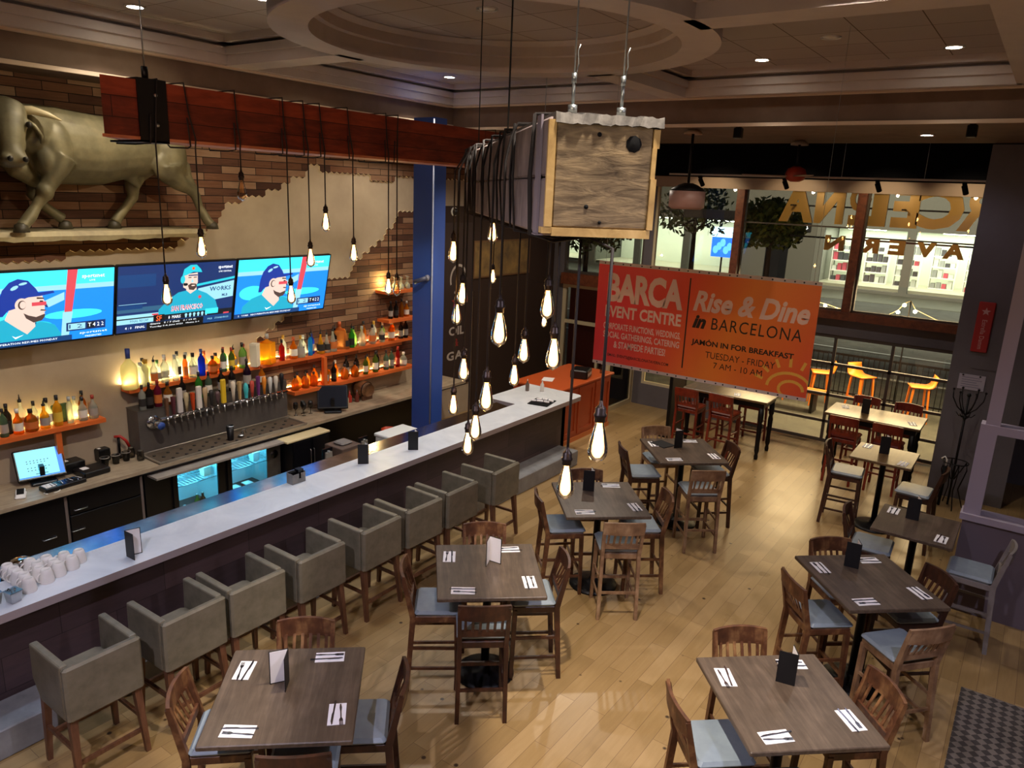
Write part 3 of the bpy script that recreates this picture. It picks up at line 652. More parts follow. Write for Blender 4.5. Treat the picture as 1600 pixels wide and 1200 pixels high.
# ---- beer tower with taps
t = thing('beer_tower', 'long dark metal beer tower with a row of taps', 'beer tower', (-8.84, 5.58, .92))
MB().box(-.14, .12, -1.1, 1.11, .001, .58).build('tower_box', mottled('dark metal sheet', [(.3, '58524f'), (.7, '6e6862')], 3, rough=.42, metal=.4), t)
MB().box(-.145, .125, -1.105, 1.115, .58, .59).build('top_sheet', M['dark_steel'], t)
b = MB(); b.cyl((.14, -.93, .42), (.16, -.93, .42), .085, n=24); b.cyl((.16, -.93, .42), (.33, -.93, .41), .045, n=20); b.build('end_flange', M['chrome'], t)
MB().cyl((.33, -.93, .41), (.34, -.93, .41), .047, n=20).build('end_cap', M['blue'], t)
for ya, yb in ((-.86, .02), (.06, 1.05)): MB().cyl((.2, ya, .45), (.2, yb, .45), .022, n=12).build('tap_rail', M['chrome'], t)
HC = ['6b4a34', '5a2c34', 'cfc8c4', 'b8a884', 'c8481f', 'ddd8d0', 'b49a74', '2c2a2a', '5d4648', 'd8b428', 'c9bfae', 'b59868', '3fb0b8', 'b8483c', '6b2f6f', 'e08a2c', 'ccd0cc', 'd5d0c4', '16161c']
taps = [-.80+.088*k for k in range(10)]+[.14+.098*k for k in range(9)]
TAPB = None
for k, y in enumerate(taps):
    b = MB(); b.cyl((.2, y, .45), (.27, y, .455), .014, n=8); b.cyl((.262, y, .47), (.275, y, .38), .010, .008, n=8); b.cyl((.255, y, .46), (.255, y, .50), .014, n=8)
    o = b.build('tap', M['chrome'], t)
    h = MB(); hh = 1.12*(.20, .2, .24, .22, .2, .22, .24, .19, .16, .24, .24, .22, .21, .2, .24, .22, .2, .2, .22)[k]; c1 = flat('tap handle %d' % k, HC[k], .45)
    if k in (2, 5, 9): h.box(.235, .275, y-.032, y+.032, .50, .50+hh*1.2, 0, None, .006)
    elif k in (12,): h.lathe([(.022, 0), (.026, .06), (.034, .12), (.03, .18), (.012, .21), (0, .213)], (.255, y, .5), 14, caps=False)
    elif k in (0, 1, 4, 11, 14): h.beam((.255, y, .5), (.255, y, .5+hh), .022, .03, 0, (1, 0, 0), .04, .05)
    else: h.lathe([(.016, 0), (.022, hh*.4), (.032, hh*.75), (.028, hh*.95), (.01, hh)], (.255, y, .5), 12)
    h.build('tap_handle', c1, o)
t = thing('drip_tray', 'steel drip tray with a rail below the beer taps', 'drip tray', (-8.5, 5.58, .92))
b = MB(); b.box(-.19, .2, -1.1, 1.12, .001, .012, 1); b.box(-.2, -.185, -1.1, 1.12, .001, .05); b.box(.19, .21, -1.1, 1.12, .001, .03); b.box(-.185, .19, -1.1, -1.08, .001, .03); b.box(-.185, .19, 1.1, 1.12, .001, .03)
b.tube([(-.16, -1.05, .06), (-.16, 1.08, .06)], .008, 8); b.build('tray', [mottled('tray steel', [(.3, 'a09888'), (.7, 'c0b6a4')], 6, rough=.4, metal=.6), flat('tray floor', '55483a', .6)], t)
b = MB()
for k in range(34):
    b.lathe([(.02, 0), (.022, .008), (.012, .012)], (-.1+.11*(k % 3), -1.0+.06*k, .013), 8)
b.build('mat', flat('rubber mat', '2a2622', .6), t)
t = thing('shaker_tin', 'dark tall tin standing on the drip tray between the two tap rows', 'tin', (-8.46, 5.56, .935)); MB().lathe([(.04, 0), (.05, .2), (.047, .2), (.037, .01), (0, .01)], n=18, caps=False).build('tin', M['iron'], t); MB().lathe([(.052, .19), (.053, .2), (.048, .2)], n=18, caps=False).build('rim', M['steel'], t)
t = thing('strainer', 'steel strainer with a curled handle on the drip tray', 'strainer', (-8.46, 5.72, .95)); MB().cyl((0, 0, 0), (0, 0, .02), .04, n=16).build('disc', M['steel'], t); MB().tube([(0, .02, .02), (0, .03, .08), (0, .07, .08), (0, .08, .02)], .006, 6).build('handle', M['steel'], t)

# ---- tills and small things on the back counter
def till(loc, rz, label, screen, w_=.48, h_=.36):
    t = thing('till', label, 'till', loc, rz)     # screen faces local -y
    MB().box(-.13, .13, -.09, .11, .001, .035, bev=.01).build('foot', M['black'], t)
    MB().beam((0, .06, .03), (0, .05, .2), .12, .05).build('stand', M['black'], t)
    R_ = Matrix.Translation((0, .0, .05)) @ Matrix.Rotation(math.radians(-34), 4, 'X')
    MB().box(-w_/2, w_/2, -.02, .03, 0, h_, 0, R_, .01).build('monitor', M['black'], t)
    b = MB(); b.box(-w_/2+.02, w_/2-.02, -.0225, -.0205, .025, h_-.02, 0, R_)
    if len(screen) > 1:
        b.box(w_/2-.07, w_/2-.02, -.0232, -.0226, .03, h_-.02, 1, R_); b.box(-w_/2+.02, w_/2-.02, -.0232, -.0226, .026, .04, 1, R_)
        for r_, nn in ((.21, 7), (.185, 6), (.13, 7), (.10, 6)):
            for q in range(nn): b.box(-.13+.034*q, -.118+.034*q, -.0232, -.0226, r_, r_+.012, 2, R_)
        b.box(-.06, .06, -.0232, -.0226, .055, .064, 2, R_)
    b.build('screen', screen, t); return t
till((-8.72, 3.36, .92), math.radians(78), 'till with a bright cyan touch screen on the back counter', [emit('screen pale', '70dcff', 1.0), emit('screen blue', '0a6ae0', 1.0), emit('screen dots', '06384e', .2)])
till((-8.50, 7.36, .92), math.radians(50), 'till with a dark blank screen right of the beer tower', [flat('blank screen', '0c1120', .6, spec=.15)], .46, .38)
t = thing('pen_tray', 'black tray of pens and slips in front of the lit till', 'tray', (-8.46, 3.45, .92), .06); MB().box(-.08, .08, -.22, .22, .001, .05, bev=.008).build('tray', M['black'], t)
b = MB()
for k in range(9): y = -.16+.04*k; b.tube([(-.05, y, .055), (.05, y+random.uniform(-.03, .03), .058)], .004, 5, k % 2)
b.build('pens', [M['white'], M['cutlery']], t); MB().box(-.06, .05, -.2, -.1, .05, .056).build('slips', M['paper'], t)
t = thing('card_reader', 'white card reader with a dark screen on the back counter edge', 'card reader', (-8.5, 3.04, .92), math.radians(65)); R_ = Matrix.Rotation(.3, 4, 'X')
MB().box(-.05, .05, -.09, .09, .001, .025, bev=.008).build('base', M['white'], t); MB().box(-.045, .045, -.08, .08, .03, .05, 0, R_, .008).build('body', M['white'], t); MB().box(-.034, .034, -.03, .07, .0505, .052, 0, R_).build('screen', M['black'], t)
t = thing('white_cable', 'loop of white cable beside the card reader', 'cable', (-8.36, 3.3, .92)); MB().tube([(.05*math.cos(a)-.02, .08*math.sin(a), .006) for a in [PI*2*k/16 for k in range(15)]], .005, 6).build('cable', M['white'], t)
for k, (y, x, s, lb) in enumerate(((3.84, -8.62, (.13, .15, .07), 'low black cash box with a pale label beside the pen tray'), (3.72, -8.86, (.1, .12, .13), 'black receipt printer behind the cash box'), (4.52, -8.93, (.06, .07, .16), 'black box at the wall beside the beer tower'))):
    if k == 2: y, x = 4.12, -8.93
    o = thing('receipt_printer' if k == 1 else 'cash_box', lb, 'box', (x, y, .92), .05); MB().box(-s[0], s[0], -s[1], s[1], .001, s[2], bev=.01).build('case', M['black'], o); MB().box(-s[0]*.6, s[0]*.1, -s[1]*.7, -s[1]*.2, s[2], s[2]+.002).build('label', M['paper'], o)
PC = MB().lathe([(.035, 0), (.05, .11), (.053, .115), (.048, .115), (.033, .004), (0, .004)], n=18, caps=False)
for k, (x, y) in enumerate(((-8.72, 4.04), (-8.72, 4.17), (-8.73, 4.3))):
    o = thing('plastic_cup', 'cloudy plastic cup, %s of three, counted from the cash box' % rows[k], 'cup', (x, y, .92), 0, 'cloudy cups on the back counter'); PC.build('cup', M['soft_plastic'], o); MB().lathe([(.052, .11), (.054, .116), (.05, .116)], n=18, caps=False).build('rim', flat('cup rim %d' % k, 'a39a90', .4), o)
for k, (x, y) in enumerate(((-8.8, 4.4), (-8.62, 4.42))):
    o = thing('glass_jar', 'clear glass jar by the beer tower, %s the other jar' % ('behind' if k == 0 else 'in front of'), 'jar', (x, y, .92)); MB().lathe([(.04, 0), (.042, .02), (.04, .1), (.03, .12), (.034, .125)], n=16).build('jar', M['soft_plastic'], o); MB().cyl((0, 0, .125), (0, 0, .13), .03, n=14).build('lid', M['dark_steel'], o)
t = thing('citrus_press', 'red handled citrus press against the wall', 'press', (-8.9, 4.33, .92)); b = MB(); b.box(-.06, .06, -.06, .06, .001, .03); b.cyl((-.04, 0, .03), (-.04, 0, .26), .015, n=10); b.build('stand', M['iron'], t); MB().tube([(-.04, -.05, .26), (0, .0, .27), (.02, .06, .2), (.03, .09, .12)], .018, 8).build('handle', flat('red handle', 'b02a22', .4), t)
t = thing('wooden_barrel', 'small wooden barrel lying on a cradle on the back counter', 'barrel', (-8.74, 8.2, .92)); Rb = Matrix.Translation((0, 0, .165)) @ Matrix.Rotation(PI/2, 4, 'Y')
MB().lathe([(0, -.16), (.105, -.16), (.13, -.05), (.134, 0), (.13, .05), (.105, .16), (.10, .15), (0, .15)], (0, 0, 0), 20, 0, True, Rb, False).build('cask', wood('barrel oak', '5a3a22', '7c5433', '946a44', sc=(1, 8, 8)), t)
b = MB()
for z in (-.1, .1): b.lathe([(.125, z-.012), (.134, z), (.128, z+.012)], (0, 0, 0), 20, 0, True, Rb, False)
b.build('hoops', M['iron'], t); b = MB(); b.box(-.12, -.08, -.1, .1, .001, .07); b.box(.08, .12, -.1, .1, .001, .07); b.build('cradle', M['stool_leg'], t)
for k, (y, x, c, lb) in enumerate(((7.78, -8.66, 'c9b898', 'pale squat bottle with a metal spout right of the dark till'), (7.9, -8.72, 'b4372a', 'red capped bottle right of the dark till'), (8.0, -8.66, '6a2f22', 'brown red bottle right of the dark till'))):
    o = thing('sauce_bottle', lb, 'bottle', (x, y, .92)); MB().lathe([(.033, 0), (.035, .01), (.035, .1), (.012, .14), (.012, .17)], n=12).build('bottle', flat('sauce %d' % k, c, .3), o); MB().cyl((0, 0, .17), (0, 0, .2), .012, .008, n=8).build('cap', M['steel'] if k != 1 else flat('red cap', 'a52820', .4), o)
for k, (x, y) in enumerate(((-8.75, 6.86), (-8.66, 6.94), (-8.76, 7.0), (-8.68, 7.08))):
    o = thing('stem_glass', 'clear stemmed glass between the beer tower and the dark till, %s counted from the tower' % rows[k], 'glass', (x, y, .92), 0, 'stemmed glasses beside the beer tower')
    MB().lathe([(.03, 0), (.03, .004), (.005, .01), (.005, .08), (.035, .12), (.037, .17), (.03, .2), (.028, .2), (.034, .17), (.032, .12), (0, .09)], n=14, caps=False).build('glass', M['soft_plastic'], o)
# ---- orange shelves
M['led'] = emit('warm shelf light', 'ffcf70', 6)
def shelf(y0, y1, z, d, label, post=None, led=True, x=-9.0):
    t = thing('wall_shelf', label, 'shelf', (x, (y0+y1)/2, z)); h = (y1-y0)/2
    MB().box(.002, d, -h, h, -.05, 0).build('board', M['orange'], t)
    if post: MB().box(d-.08, d-.03, post[0]-(y0+y1)/2-.03, post[0]-(y0+y1)/2+.03, post[1]-z, -.05).build('post', M['orange'], t)
    if led:
        MB().box(.01, .022, -h+.05, h-.05, .002, .014).build('light_strip', M['led'], t)
    return t
sh = shelf(2.3, 4.12, 1.5, .24, 'orange shelf of bottles above the lit till', (3.6, .93))
light('shelf', 'AREA', (-8.97, 3.3, 1.53), 12, (1, .72, .25), (-8.9, 3.3, 2), shape=(1.2, .03), parent=sh)
sh = shelf(4.45, 9.45, 1.77, .19, 'long orange shelf of bottles above the beer tower')
light('shelf', 'AREA', (-8.975, 5.2, 1.80), 34, (1, .80, .42), (-8.9, 5.2, 2.6), shape=(1.5, .03), parent=sh)
light('shelf', 'AREA', (-8.975, 7.9, 1.80), 34, (1, .80, .42), (-8.9, 7.9, 2.6), shape=(3.0, .03), parent=sh)
sh = shelf(6.85, 9.45, 1.28, .26, 'lower orange shelf of whiskies above the dark till', (7.45, 1.0), True)
light('shelf', 'AREA', (-8.975, 8.0, 1.31), 34, (1, .80, .35), (-8.9, 8.0, 2), shape=(2.4, .03), parent=sh)
MB().box(.19, .25, -.73, -.67, .0, .44).build('divider', M['orange'], sh)
sh = shelf(8.72, 9.45, 2.63, .3, 'small orange shelf of stemware, highest one beside the column')
light('shelf', 'POINT', (-8.9, 8.85, 2.75), 7, (1, .82, .3), size=.03, parent=sh)
sh = shelf(8.76, 9.45, 2.15, .3, 'small orange shelf of dark bottles below the stemware')

# ---- bottles
P = {}
def pal(k, col, tr): P[k] = liquid('bottle '+k, col, tr)
pal('clear', 'dfe3dc', .62); pal('frost', 'd8d6b4', .25); pal('amber', 'e8941e', .5); pal('deep', 'c07a26', .5); pal('red', 'b02a22', .35); pal('green', '4aa83e', .45); pal('pale', 'a8d878', .5); pal('blue', '2444b8', .35); pal('sky', '36a8e4', .35)
pal('dark', '241c1a', .1); pal('yellow', 'f0c23a', .5); pal('rose', 'e0954c', .5); pal('olive', '6f8438', .4); pal('magenta', '8a2440', .3); pal('plum', '2c1830', .15); pal('moss', '66806a', .35)
CAP = {k: flat('cap '+k, c, .45) for k, c in dict(k='15131a', b='2a3f8c', g='b48a2c', r='9a2c20', w='e4e0da', s='b0b4b4', n='3c6a2c', o='c05828').items()}
LBL = {k: flat('label '+k, c, .7) for k, c in dict(w='e2dcce', k='26211f', y='d8b83c', s='9c948c', r='a83028', b='34406c', o='c46a2c').items()}
SHAPES = {
    'tall': (0.0407, .31, [(.96, 0), (1, .02), (1, .60), (.75, .68), (.36, .76), (.34, .96)]),
    'round': (0.0497, .28, [(.9, 0), (1, .03), (1.02, .35), (.85, .56), (.4, .68), (.32, .74), (.32, .95)]),
    'squat': (0.0565, .22, [(.9, 0), (1, .05), (1, .5), (.7, .66), (.3, .74), (.3, .93)]),
    'slim': (0.0328, .31, [(.95, 0), (1, .02), (.95, .68), (.5, .82), (.45, .95)]),
    'square': (0.0475, .27, [(1, 0), (1, .02), (1, .62), (.5, .70), (.36, .74), (.36, .95)]),
    'wine': (0.0418, .33, [(.95, 0), (1, .02), (1, .55), (.8, .64), (.36, .76), (.34, .97)]),
    'cone': (0.0565, .30, [(1, 0), (1, .04), (.85, .3), (.4, .65), (.25, .78), (.25, .95)]),
    'huge': (.088, .44, [(.9, 0), (1, .03), (1.02, .5), (.9, .62), (.5, .71), (.26, .78), (.26, .93)]),
    'jug': (.085, .40, [(.95, 0), (1, .04), (1, .60), (.85, .70), (.3, .78), (.22, .82), (.24, .95)])}
GM = {}
def bottle(x, y, z, shape, col, cap, lbl, label, group, sc=1.0, cat='bottle', pour=False):
    r, h, prof = SHAPES[shape]; r *= sc; h *= sc; key = (shape, col, cap, lbl, round(sc, 2), pour)
    t = thing('bottle', label, cat, (x, y, z), random.uniform(0, 6), group)
    if key not in GM:
        nn = 4 if shape in ('square', 'jug') else 14
        b = MB(); Rq = Matrix.Rotation(PI/4, 4, 'Z')
        if nn == 4:
            k = max(i for i, p in enumerate(prof) if p[0] > .6)
            b.prism([(r*a, r*c_) for a, c_ in ((-.85, -1), (.85, -1), (1, -.85), (1, .85), (.85, 1), (-.85, 1), (-1, .85), (-1, -.85))], 'z', 0, prof[k][1]*h)
            b.lathe([(r*.98, prof[k][1]*h-.002)]+[(q*r, s*h) for q, s in prof[k+1:]], n=12)
        else: b.lathe([(q*r, s*h) for q, s in prof], n=nn)
        o1 = b.build('bottle_glass', P[col], t)
        nk = prof[-1][0]*r
        c_ = MB(); ch = .3*h if shape == 'huge' else (.14*h if not pour else .06*h)
        if shape == 'huge': c_.cyl((0, 0, h*.80), (0, 0, h*1.05), nk*1.15, n=12)
        else: c_.cyl((0, 0, h*.97-ch), (0, 0, h*.99), nk*1.22, n=10)
        if pour: c_.tube([(0, 0, h*.99), (0, 0, h*1.06), (.012, 0, h*1.16)], [.008, .006, .004], 6)
        o2 = c_.build('cap', CAP[cap], t); o3 = None
        if lbl:
            l_ = MB(); rm = r*1.015
            if nn == 4: l_.box(-r*.8, r*.8, -rm, rm, h*.14, h*.46); l_.box(-rm, rm, -r*.8, r*.8, h*.14, h*.46)
            else: l_.lathe([(rm*1.01, h*.14), (rm*1.01, h*.45)], n=14, caps=False)
            o3 = l_.build('label', LBL[lbl], t)
        GM[key] = (o1.data, o2.data, o3.data if o3 else None)
    else:
        for nm, me in zip(('bottle_glass', 'cap', 'label'), GM[key]):
            if me: o = bpy.data.objects.new(nm, me); C.objects.link(o); o.parent = t
    return t
KIND = {  # key: shape, glass, cap, label, words
    'F': ('huge', 'frost', 'b', None, 'giant frosted bottle with tall blue cap'), 'c': ('round', 'clear', 's', None, 'clear round bottle'), 'k': ('tall', 'clear', 'k', 's', 'clear bottle with black cap'),
    'gr': ('tall', 'frost', 'g', None, 'frosted bottle with gold cap'), 'p': ('tall', 'clear', 'k', 'o', 'clear bottle with a black pourer'), 'gc': ('round', 'clear', 'n', 's', 'clear bottle with green cap'), 'wr': ('tall', 'clear', 'w', None, 'clear bottle with white cap'),
    'rc': ('round', 'clear', 'r', 's', 'clear bottle with red cap'), 's': ('slim', 'clear', 's', None, 'slim clear bottle'), 'dl': ('tall', 'clear', 'k', 'k', 'clear bottle with dark label'), 'or': ('slim', 'rose', 'k', 'o', 'slim orange red bottle'), 'cr': ('round', 'clear', 'k', 'w', 'round clear bottle with pale label'),
    'b': ('tall', 'blue', 'b', None, 'deep blue bottle'), 'ocr': ('round', 'rose', 'o', 'w', 'orange tinted bottle'), 'ra': ('squat', 'deep', 'k', 'o', 'squat red amber bottle'), 'gn': ('tall', 'moss', 'k', 'w', 'grey green bottle'), 'gd': ('tall', 'green', 'r', 'k', 'green bottle with dark label'),
    'gy': ('tall', 'olive', 'r', 'y', 'olive bottle with red cap'), 'ca': ('round', 'yellow', 'k', 's', 'pale gold bottle with pourer'), 'bg': ('tall', 'pale', 'k', 's', 'bright green bottle'), 'JUG': ('jug', 'yellow', 's', None, 'large square gold bottle'), 'JUGr': ('jug', 'rose', 'o', None, 'large orange bottle'),
    'dr': ('tall', 'red', 'k', None, 'dark red bottle'), 'cg': ('tall', 'clear', 'g', None, 'clear bottle with gold cap'), 'at': ('round', 'amber', 'o', 'w', 'amber bottle with orange cap'), 'tri': ('cone', 'clear', 'g', 's', 'cone shaped clear bottle'), 'bl': ('slim', 'sky', 'k', None, 'sky blue bottle'),
    'bp': ('tall', 'blue', 'k', 's', 'violet blue bottle'), 'yd': ('cone', 'yellow', 'k', 'k', 'yellow cone bottle with dark label'), 'cd': ('cone', 'clear', 'k', 'k', 'clear cone bottle with dark label'), 'cb': ('cone', 'clear', 'k', 'o', 'clear cone bottle with brown label'), 'dk': ('tall', 'dark', 'k', 's', 'dark bottle'),
    'cdk': ('cone', 'rose', 'k', 'k', 'brown cone bottle with dark label'), 'gk': ('tall', 'green', 'k', 'k', 'dark green bottle'), 'pg': ('round', 'pale', 'k', None, 'pale green bottle'), 'brr': ('wine', 'deep', 'k', None, 'tall brown bottle'), 'co': ('round', 'clear', 'k', 'o', 'clear bottle with orange base'), 'cgo': ('tall', 'clear', 'g', 'o', 'clear bottle with golden label'),
    'ck': ('round', 'clear', 'k', 'k', 'clear bottle with black label'), 'gw': ('tall', 'pale', 'w', 'w', 'green and white bottle'), 'am': ('round', 'amber', 'w', 'w', 'amber bottle with white cap'), 'amr': ('tall', 'amber', 'k', None, 'amber bottle'),
    'a': ('squat', 'deep', 'k', None, 'squat whisky bottle'), 't': ('round', 'amber', 'k', None, 'tall whisky bottle'), 'r': ('square', 'amber', 'r', 's', 'square bottle with red cap'), 'd': ('tall', 'dark', 'k', 'k', 'dark bottle with dark label'), 'y': ('tall', 'yellow', 'k', 'y', 'yellow bottle'), 'l': ('tall', 'dark', 'k', 's', 'dark bottle with grey label'),
    'g': ('tall', 'olive', 'k', 'w', 'olive bottle'), 'x': ('tall', 'moss', 'k', 's', 'grey green bottle'), 'R': ('slim', 'red', 'r', 'r', 'red bottle'), 'w': ('squat', 'clear', 'w', 'n' if False else 'w', 'white bottle'), 'bb': ('tall', 'amber', 'w', None, 'bright amber bottle')}
UP = [(4.49, 'F'), (4.63, 'c'), (4.7, 'k'), (4.68, 'gr'), (4.75, 'gr'), (4.8, 'p'), (4.89, 'gc'), (4.94, 'wr'), (4.99, 'rc'), (5.08, 's'), (5.16, 'dl'), (5.22, 'or'), (5.28, 'c'), (5.33, 'cr'), (5.38, 'c'), (5.45, 'b'), (5.54, 'ocr'), (5.61, 'ra'), (5.71, 'ra'), (5.77, 'gn'), (5.83, 'gd'), (5.90, 'gy'), (5.98, 'ca'), (6.07, 'bg'), (6.15, 'gd'), (6.48, 'JUG'), (6.73, 'dr'), (6.82, 'cg'), (6.94, 'at'), (7.07, 'tri'), (7.18, 'c'), (7.25, 'bl'), (7.34, 'bp'), (7.45, 'yd'), (7.57, 'cd'), (7.69, 'cb'), (7.80, 'dk'), (7.96, 'cdk'), (7.90, 'JUGr'), (8.08, 'gk'), (8.19, 'pg'), (8.3, 'c'), (8.41, 'brr'), (8.53, 'co'), (8.64, 'cgo'), (8.75, 'ck'), (8.84, 'gw'), (8.97, 'am'), (9.08, 'amr'), (9.2, 'dk'), (9.32, 'dk')]
LO = [(6.95, 'a'), (7.05, 'a'), (7.14, 'a'), (7.23, 'a'), (7.30, 'a'), (7.38, 't'), (7.52, 'r'), (7.61, 'r'), (7.70, 'd'), (7.80, 'bb'), (7.92, 'a'), (8.03, 'l'), (8.14, 'a'), (8.25, 'd'), (8.38, 'g'), (8.49, 'y'), (8.60, 'g'), (8.71, 'd'), (8.85, 'x'), (8.98, 'x'), (9.13, 'R'), (9.27, 'w')]
LF = [(2.95, 'dr'), (3.02, 'd'), (3.09, 'x'), (3.16, 'd'), (3.23, 'am'), (3.30, 'p'), (3.36, 'ra'), (3.43, 'k'), (3.50, 'ca'), (3.56, 'cr'), (3.64, 'y'), (3.77, 's'), (3.86, 'c'), (3.91, 'cr'), (3.95, 'brr'), (4.03, 'rc')]
num = lambda k: ['first', 'second', 'third', 'fourth', 'fifth', 'sixth', 'seventh', 'eighth', 'ninth', 'tenth', 'eleventh', 'twelfth', 'thirteenth', 'fourteenth', 'fifteenth', 'sixteenth', 'seventeenth', 'eighteenth', 'nineteenth', 'twentieth'][k] if k < 20 else 'number %d' % (k+1)
def shelf_row(L, z, where, group, xf=-8.855, xr=-8.935):
    last = -9; rear = False
    for k, (y, kd) in enumerate(L):
        sh_, gl, cp, lb, wd = KIND[kd]; rr = SHAPES[sh_][0]
        rear = (not rear) if y-last < .115 else False
        if kd in ('JUGr',): rear = True
        last = y
        bottle(xr if rear else xf, y, z+.001, sh_, gl, cp, lb, '%s, %s from the left %s' % (wd, num(k), where), group, random.choice((1.02, 1.1, 1.16)) if sh_ not in ('huge', 'jug') else 1.08, pour=(kd in ('p', 'ca', 'dk', 'cd', 'cb', 'yd', 'gk', 'bp') and True))
shelf_row(UP, 1.77, 'on the long upper shelf', 'bottles on the long upper shelf')
shelf_row(LO, 1.28, 'on the lower whisky shelf', 'bottles on the lower whisky shelf')
shelf_row(LF, 1.5, 'above the lit till', 'bottles on the shelf above the lit till')
for k, (y, kd, sc) in enumerate(((4.57, 'dl', .9), (4.66, 'd', .95), (4.77, 'X', 1), (4.9, 'Y', .95), (5.1, 'dk', .95), (5.33, 'gk', 1), (5.47, 'gn', .95), (5.66, 'l', 1), (5.82, 'l', 1), (6.06, 'Z', 1.1), (6.3, 'at', .9))):
    q = {'X': ('tall', 'magenta', 'r', 'o', 'magenta bottle with orange cap'), 'Y': ('round', 'deep', 'k', 'w', 'small brown bottle with pale label'), 'Z': ('wine', 'plum', 'k', 's', 'dark plum wine bottle')}.get(kd) or KIND[kd]
    bottle(-8.752, y, 1.511, *q[:4], '%s, %s from the left on the beer tower' % (q[4], num(k)), 'bottles on top of the beer tower', sc*1.12)
for k, (y, kd) in enumerate(((8.92, 'dk'), (9.05, 'd'), (9.18, 'brr'), (9.3, 'am'))):
    q = KIND[kd]; bottle(-8.82, y, 2.151, *q[:4], '%s, %s from the left below the stemware' % (q[4], num(k)), 'bottles below the stemware', .95)
t = thing('gift_box', 'tall white bottle box left of the large square gold bottle', 'box', (-8.82, 6.25, 1.771), .5); MB().box(-.05, .05, -.055, .055, 0, .32).build('carton', flat('white carton', 'e2dcc8', .7), t); MB().box(-.052, .052, -.057, .057, .30, .325).build('lid', flat('carton lid', 'eee8d6', .7), t)
t = thing('green_tin', 'flat green tin leaning on the wall among the bottles above the lit till', 'tin', (-8.95, 3.70, 1.501), .1); MB().box(-.02, .02, -.09, .09, 0, .22, bev=.01).build('tin', flat('green tin', '3f5a30', .5), t); MB().box(.02, .022, -.05, .05, .05, .15).build('label', flat('tin label', '55703c', .6), t)
SG = MB().lathe([(.035, .2), (.034, .2), (.004, .19), (.004, .11), (.038, .07), (.04, .02), (.036, 0), (.034, 0), (.037, .03), (.033, .07), (0, .1)], n=14, caps=False); SGm = None
M['stemware'] = liquid('stemware glass', 'e8ece6', .6, .03)
for k in range(8):
    x, y = -8.78-.1*(k % 2), 8.84+.075*k
    o = thing('wine_glass', 'upturned wine glass on the highest shelf, %s from its left end' % num(k), 'glass', (x, y, 2.631), 0, 'upturned wine glasses')
    if SGm is None: SGm = SG.build('bowl', M['stemware'], o).data
    else: c_ = bpy.data.objects.new('bowl', SGm); C.objects.link(c_); c_.parent = o

# ---- orange host cabinet at the end of the bar
M['orange_wood'] = flat('orange stained cabinet', 'a8431c', .45)
t = thing('host_cabinet', 'orange panelled cabinet beyond the end of the bar', 'cabinet', (-6.85, 11.45, 0))
MB().box(-.5, .45, -.95, .9, .08, 1.02).build('body', M['orange_wood'], t); MB().box(-.52, .5, -.97, .95, 1.02, 1.06, bev=.008).build('top', flat('orange top', 'bf5526', .35), t); MB().box(-.5, .47, -.95, .92, 0, .08).build('plinth', flat('pale orange plinth', 'c8723c', .5), t)
b = MB()
for k in range(3): y = -.9+.6*k; b.box(.45, .465, y+.03, y+.09, .12, .98); b.box(.45, .465, y+.51, y+.57, .12, .98); b.box(.45, .465, y+.09, y+.51, .12, .2); b.box(.45, .465, y+.09, y+.51, .9, .98)
b.build('panels', M['orange_wood'], t)
t = thing('screen_stack', 'dark display lying back on the orange cabinet', 'display', (-6.62, 11.6, 1.06), .3); MB().box(-.16, .16, -.2, .2, .001, .16, 0, None, .02).build('case', M['black'], t); b = MB()
for k in range(4): b.box(.161, .163, -.14+.08*k, -.1+.08*k, .05, .1)
b.build('cards', M['white'], t)
t = thing('paper_sheet', 'white sheet lying on the orange cabinet', 'paper', (-6.95, 11.0, 1.06), .4); MB().box(-.1, .1, -.14, .14, .001, .003).build('sheet', M['paper'], t)
t = thing('sanitizer_bottle', 'clear sanitizer bottle on the far corner of the orange cabinet', 'bottle', (-6.5, 12.15, 1.06)); MB().lathe([(.03, 0), (.03, .12), (.01, .15), (.01, .17)], n=12).build('bottle', M['soft_plastic'], t); MB().cyl((0, 0, .17), (0, 0, .2), .012, n=8).build('pump', M['white'], t)
# ---- oil and gas sign and old poster on the left wall
M['sign_white'] = flat('faded white lettering', 'b4a89c', .7); M['sign_red'] = flat('faded red', '8c2620', .7)
t = thing('metal_sign', 'tall dark sign reading OIL & GAS right of the blue column', 'sign', (-9.0, 10.84, .6))
MB().box(.002, .025, -.42, .42, 0, 3.1).build('board', flat('dark sign board', '33231c', .7), t)
b = MB(); Pw = lambda u, v: (.0262, u-10.84, v-.6)
put_text(b, 'OIL', Pw, 10.62, 1.60, .46, .17, 0, bold=.03); put_text(b, 'GAS', Pw, 10.57, 1.12, .62, .17, 0, bold=.03); put_text(b, '&', Pw, 10.78, 1.38, .13, .15, 1, bold=.02)
for k in range(36):
    if k in (20, 21, 22, 23): continue
    a0, a1 = 2*PI*k/36, 2*PI*(k+1)/36; b.add([Pw(10.87+r_*math.cos(a), 2.66+r_*1.15*math.sin(a)) for r_, a in ((.21, a0), (.25, a0), (.25, a1), (.21, a1))], [(0, 1, 2, 3)], 0)
st = [Pw(10.80+(.13 if k % 2 == 0 else .055)*math.sin(PI*k/5), 2.24+(.13 if k % 2 == 0 else .055)*math.cos(PI*k/5)) for k in range(10)]; b.add(st, [tuple(range(10))], 1)
b.build('lettering', [M['sign_white'], M['sign_red']], t)
t = thing('old_poster', 'large worn tan poster on the left wall beyond the sign', 'poster', (-9.0, 12.25, 2.64)); MB().box(.002, .03, -.95, .95, 0, .72).build('board', mottled('worn tan poster', [(.25, '4a3c2a'), (.5, '7c6238'), (.75, '9c7c44')], 3.5, rough=.7), t)
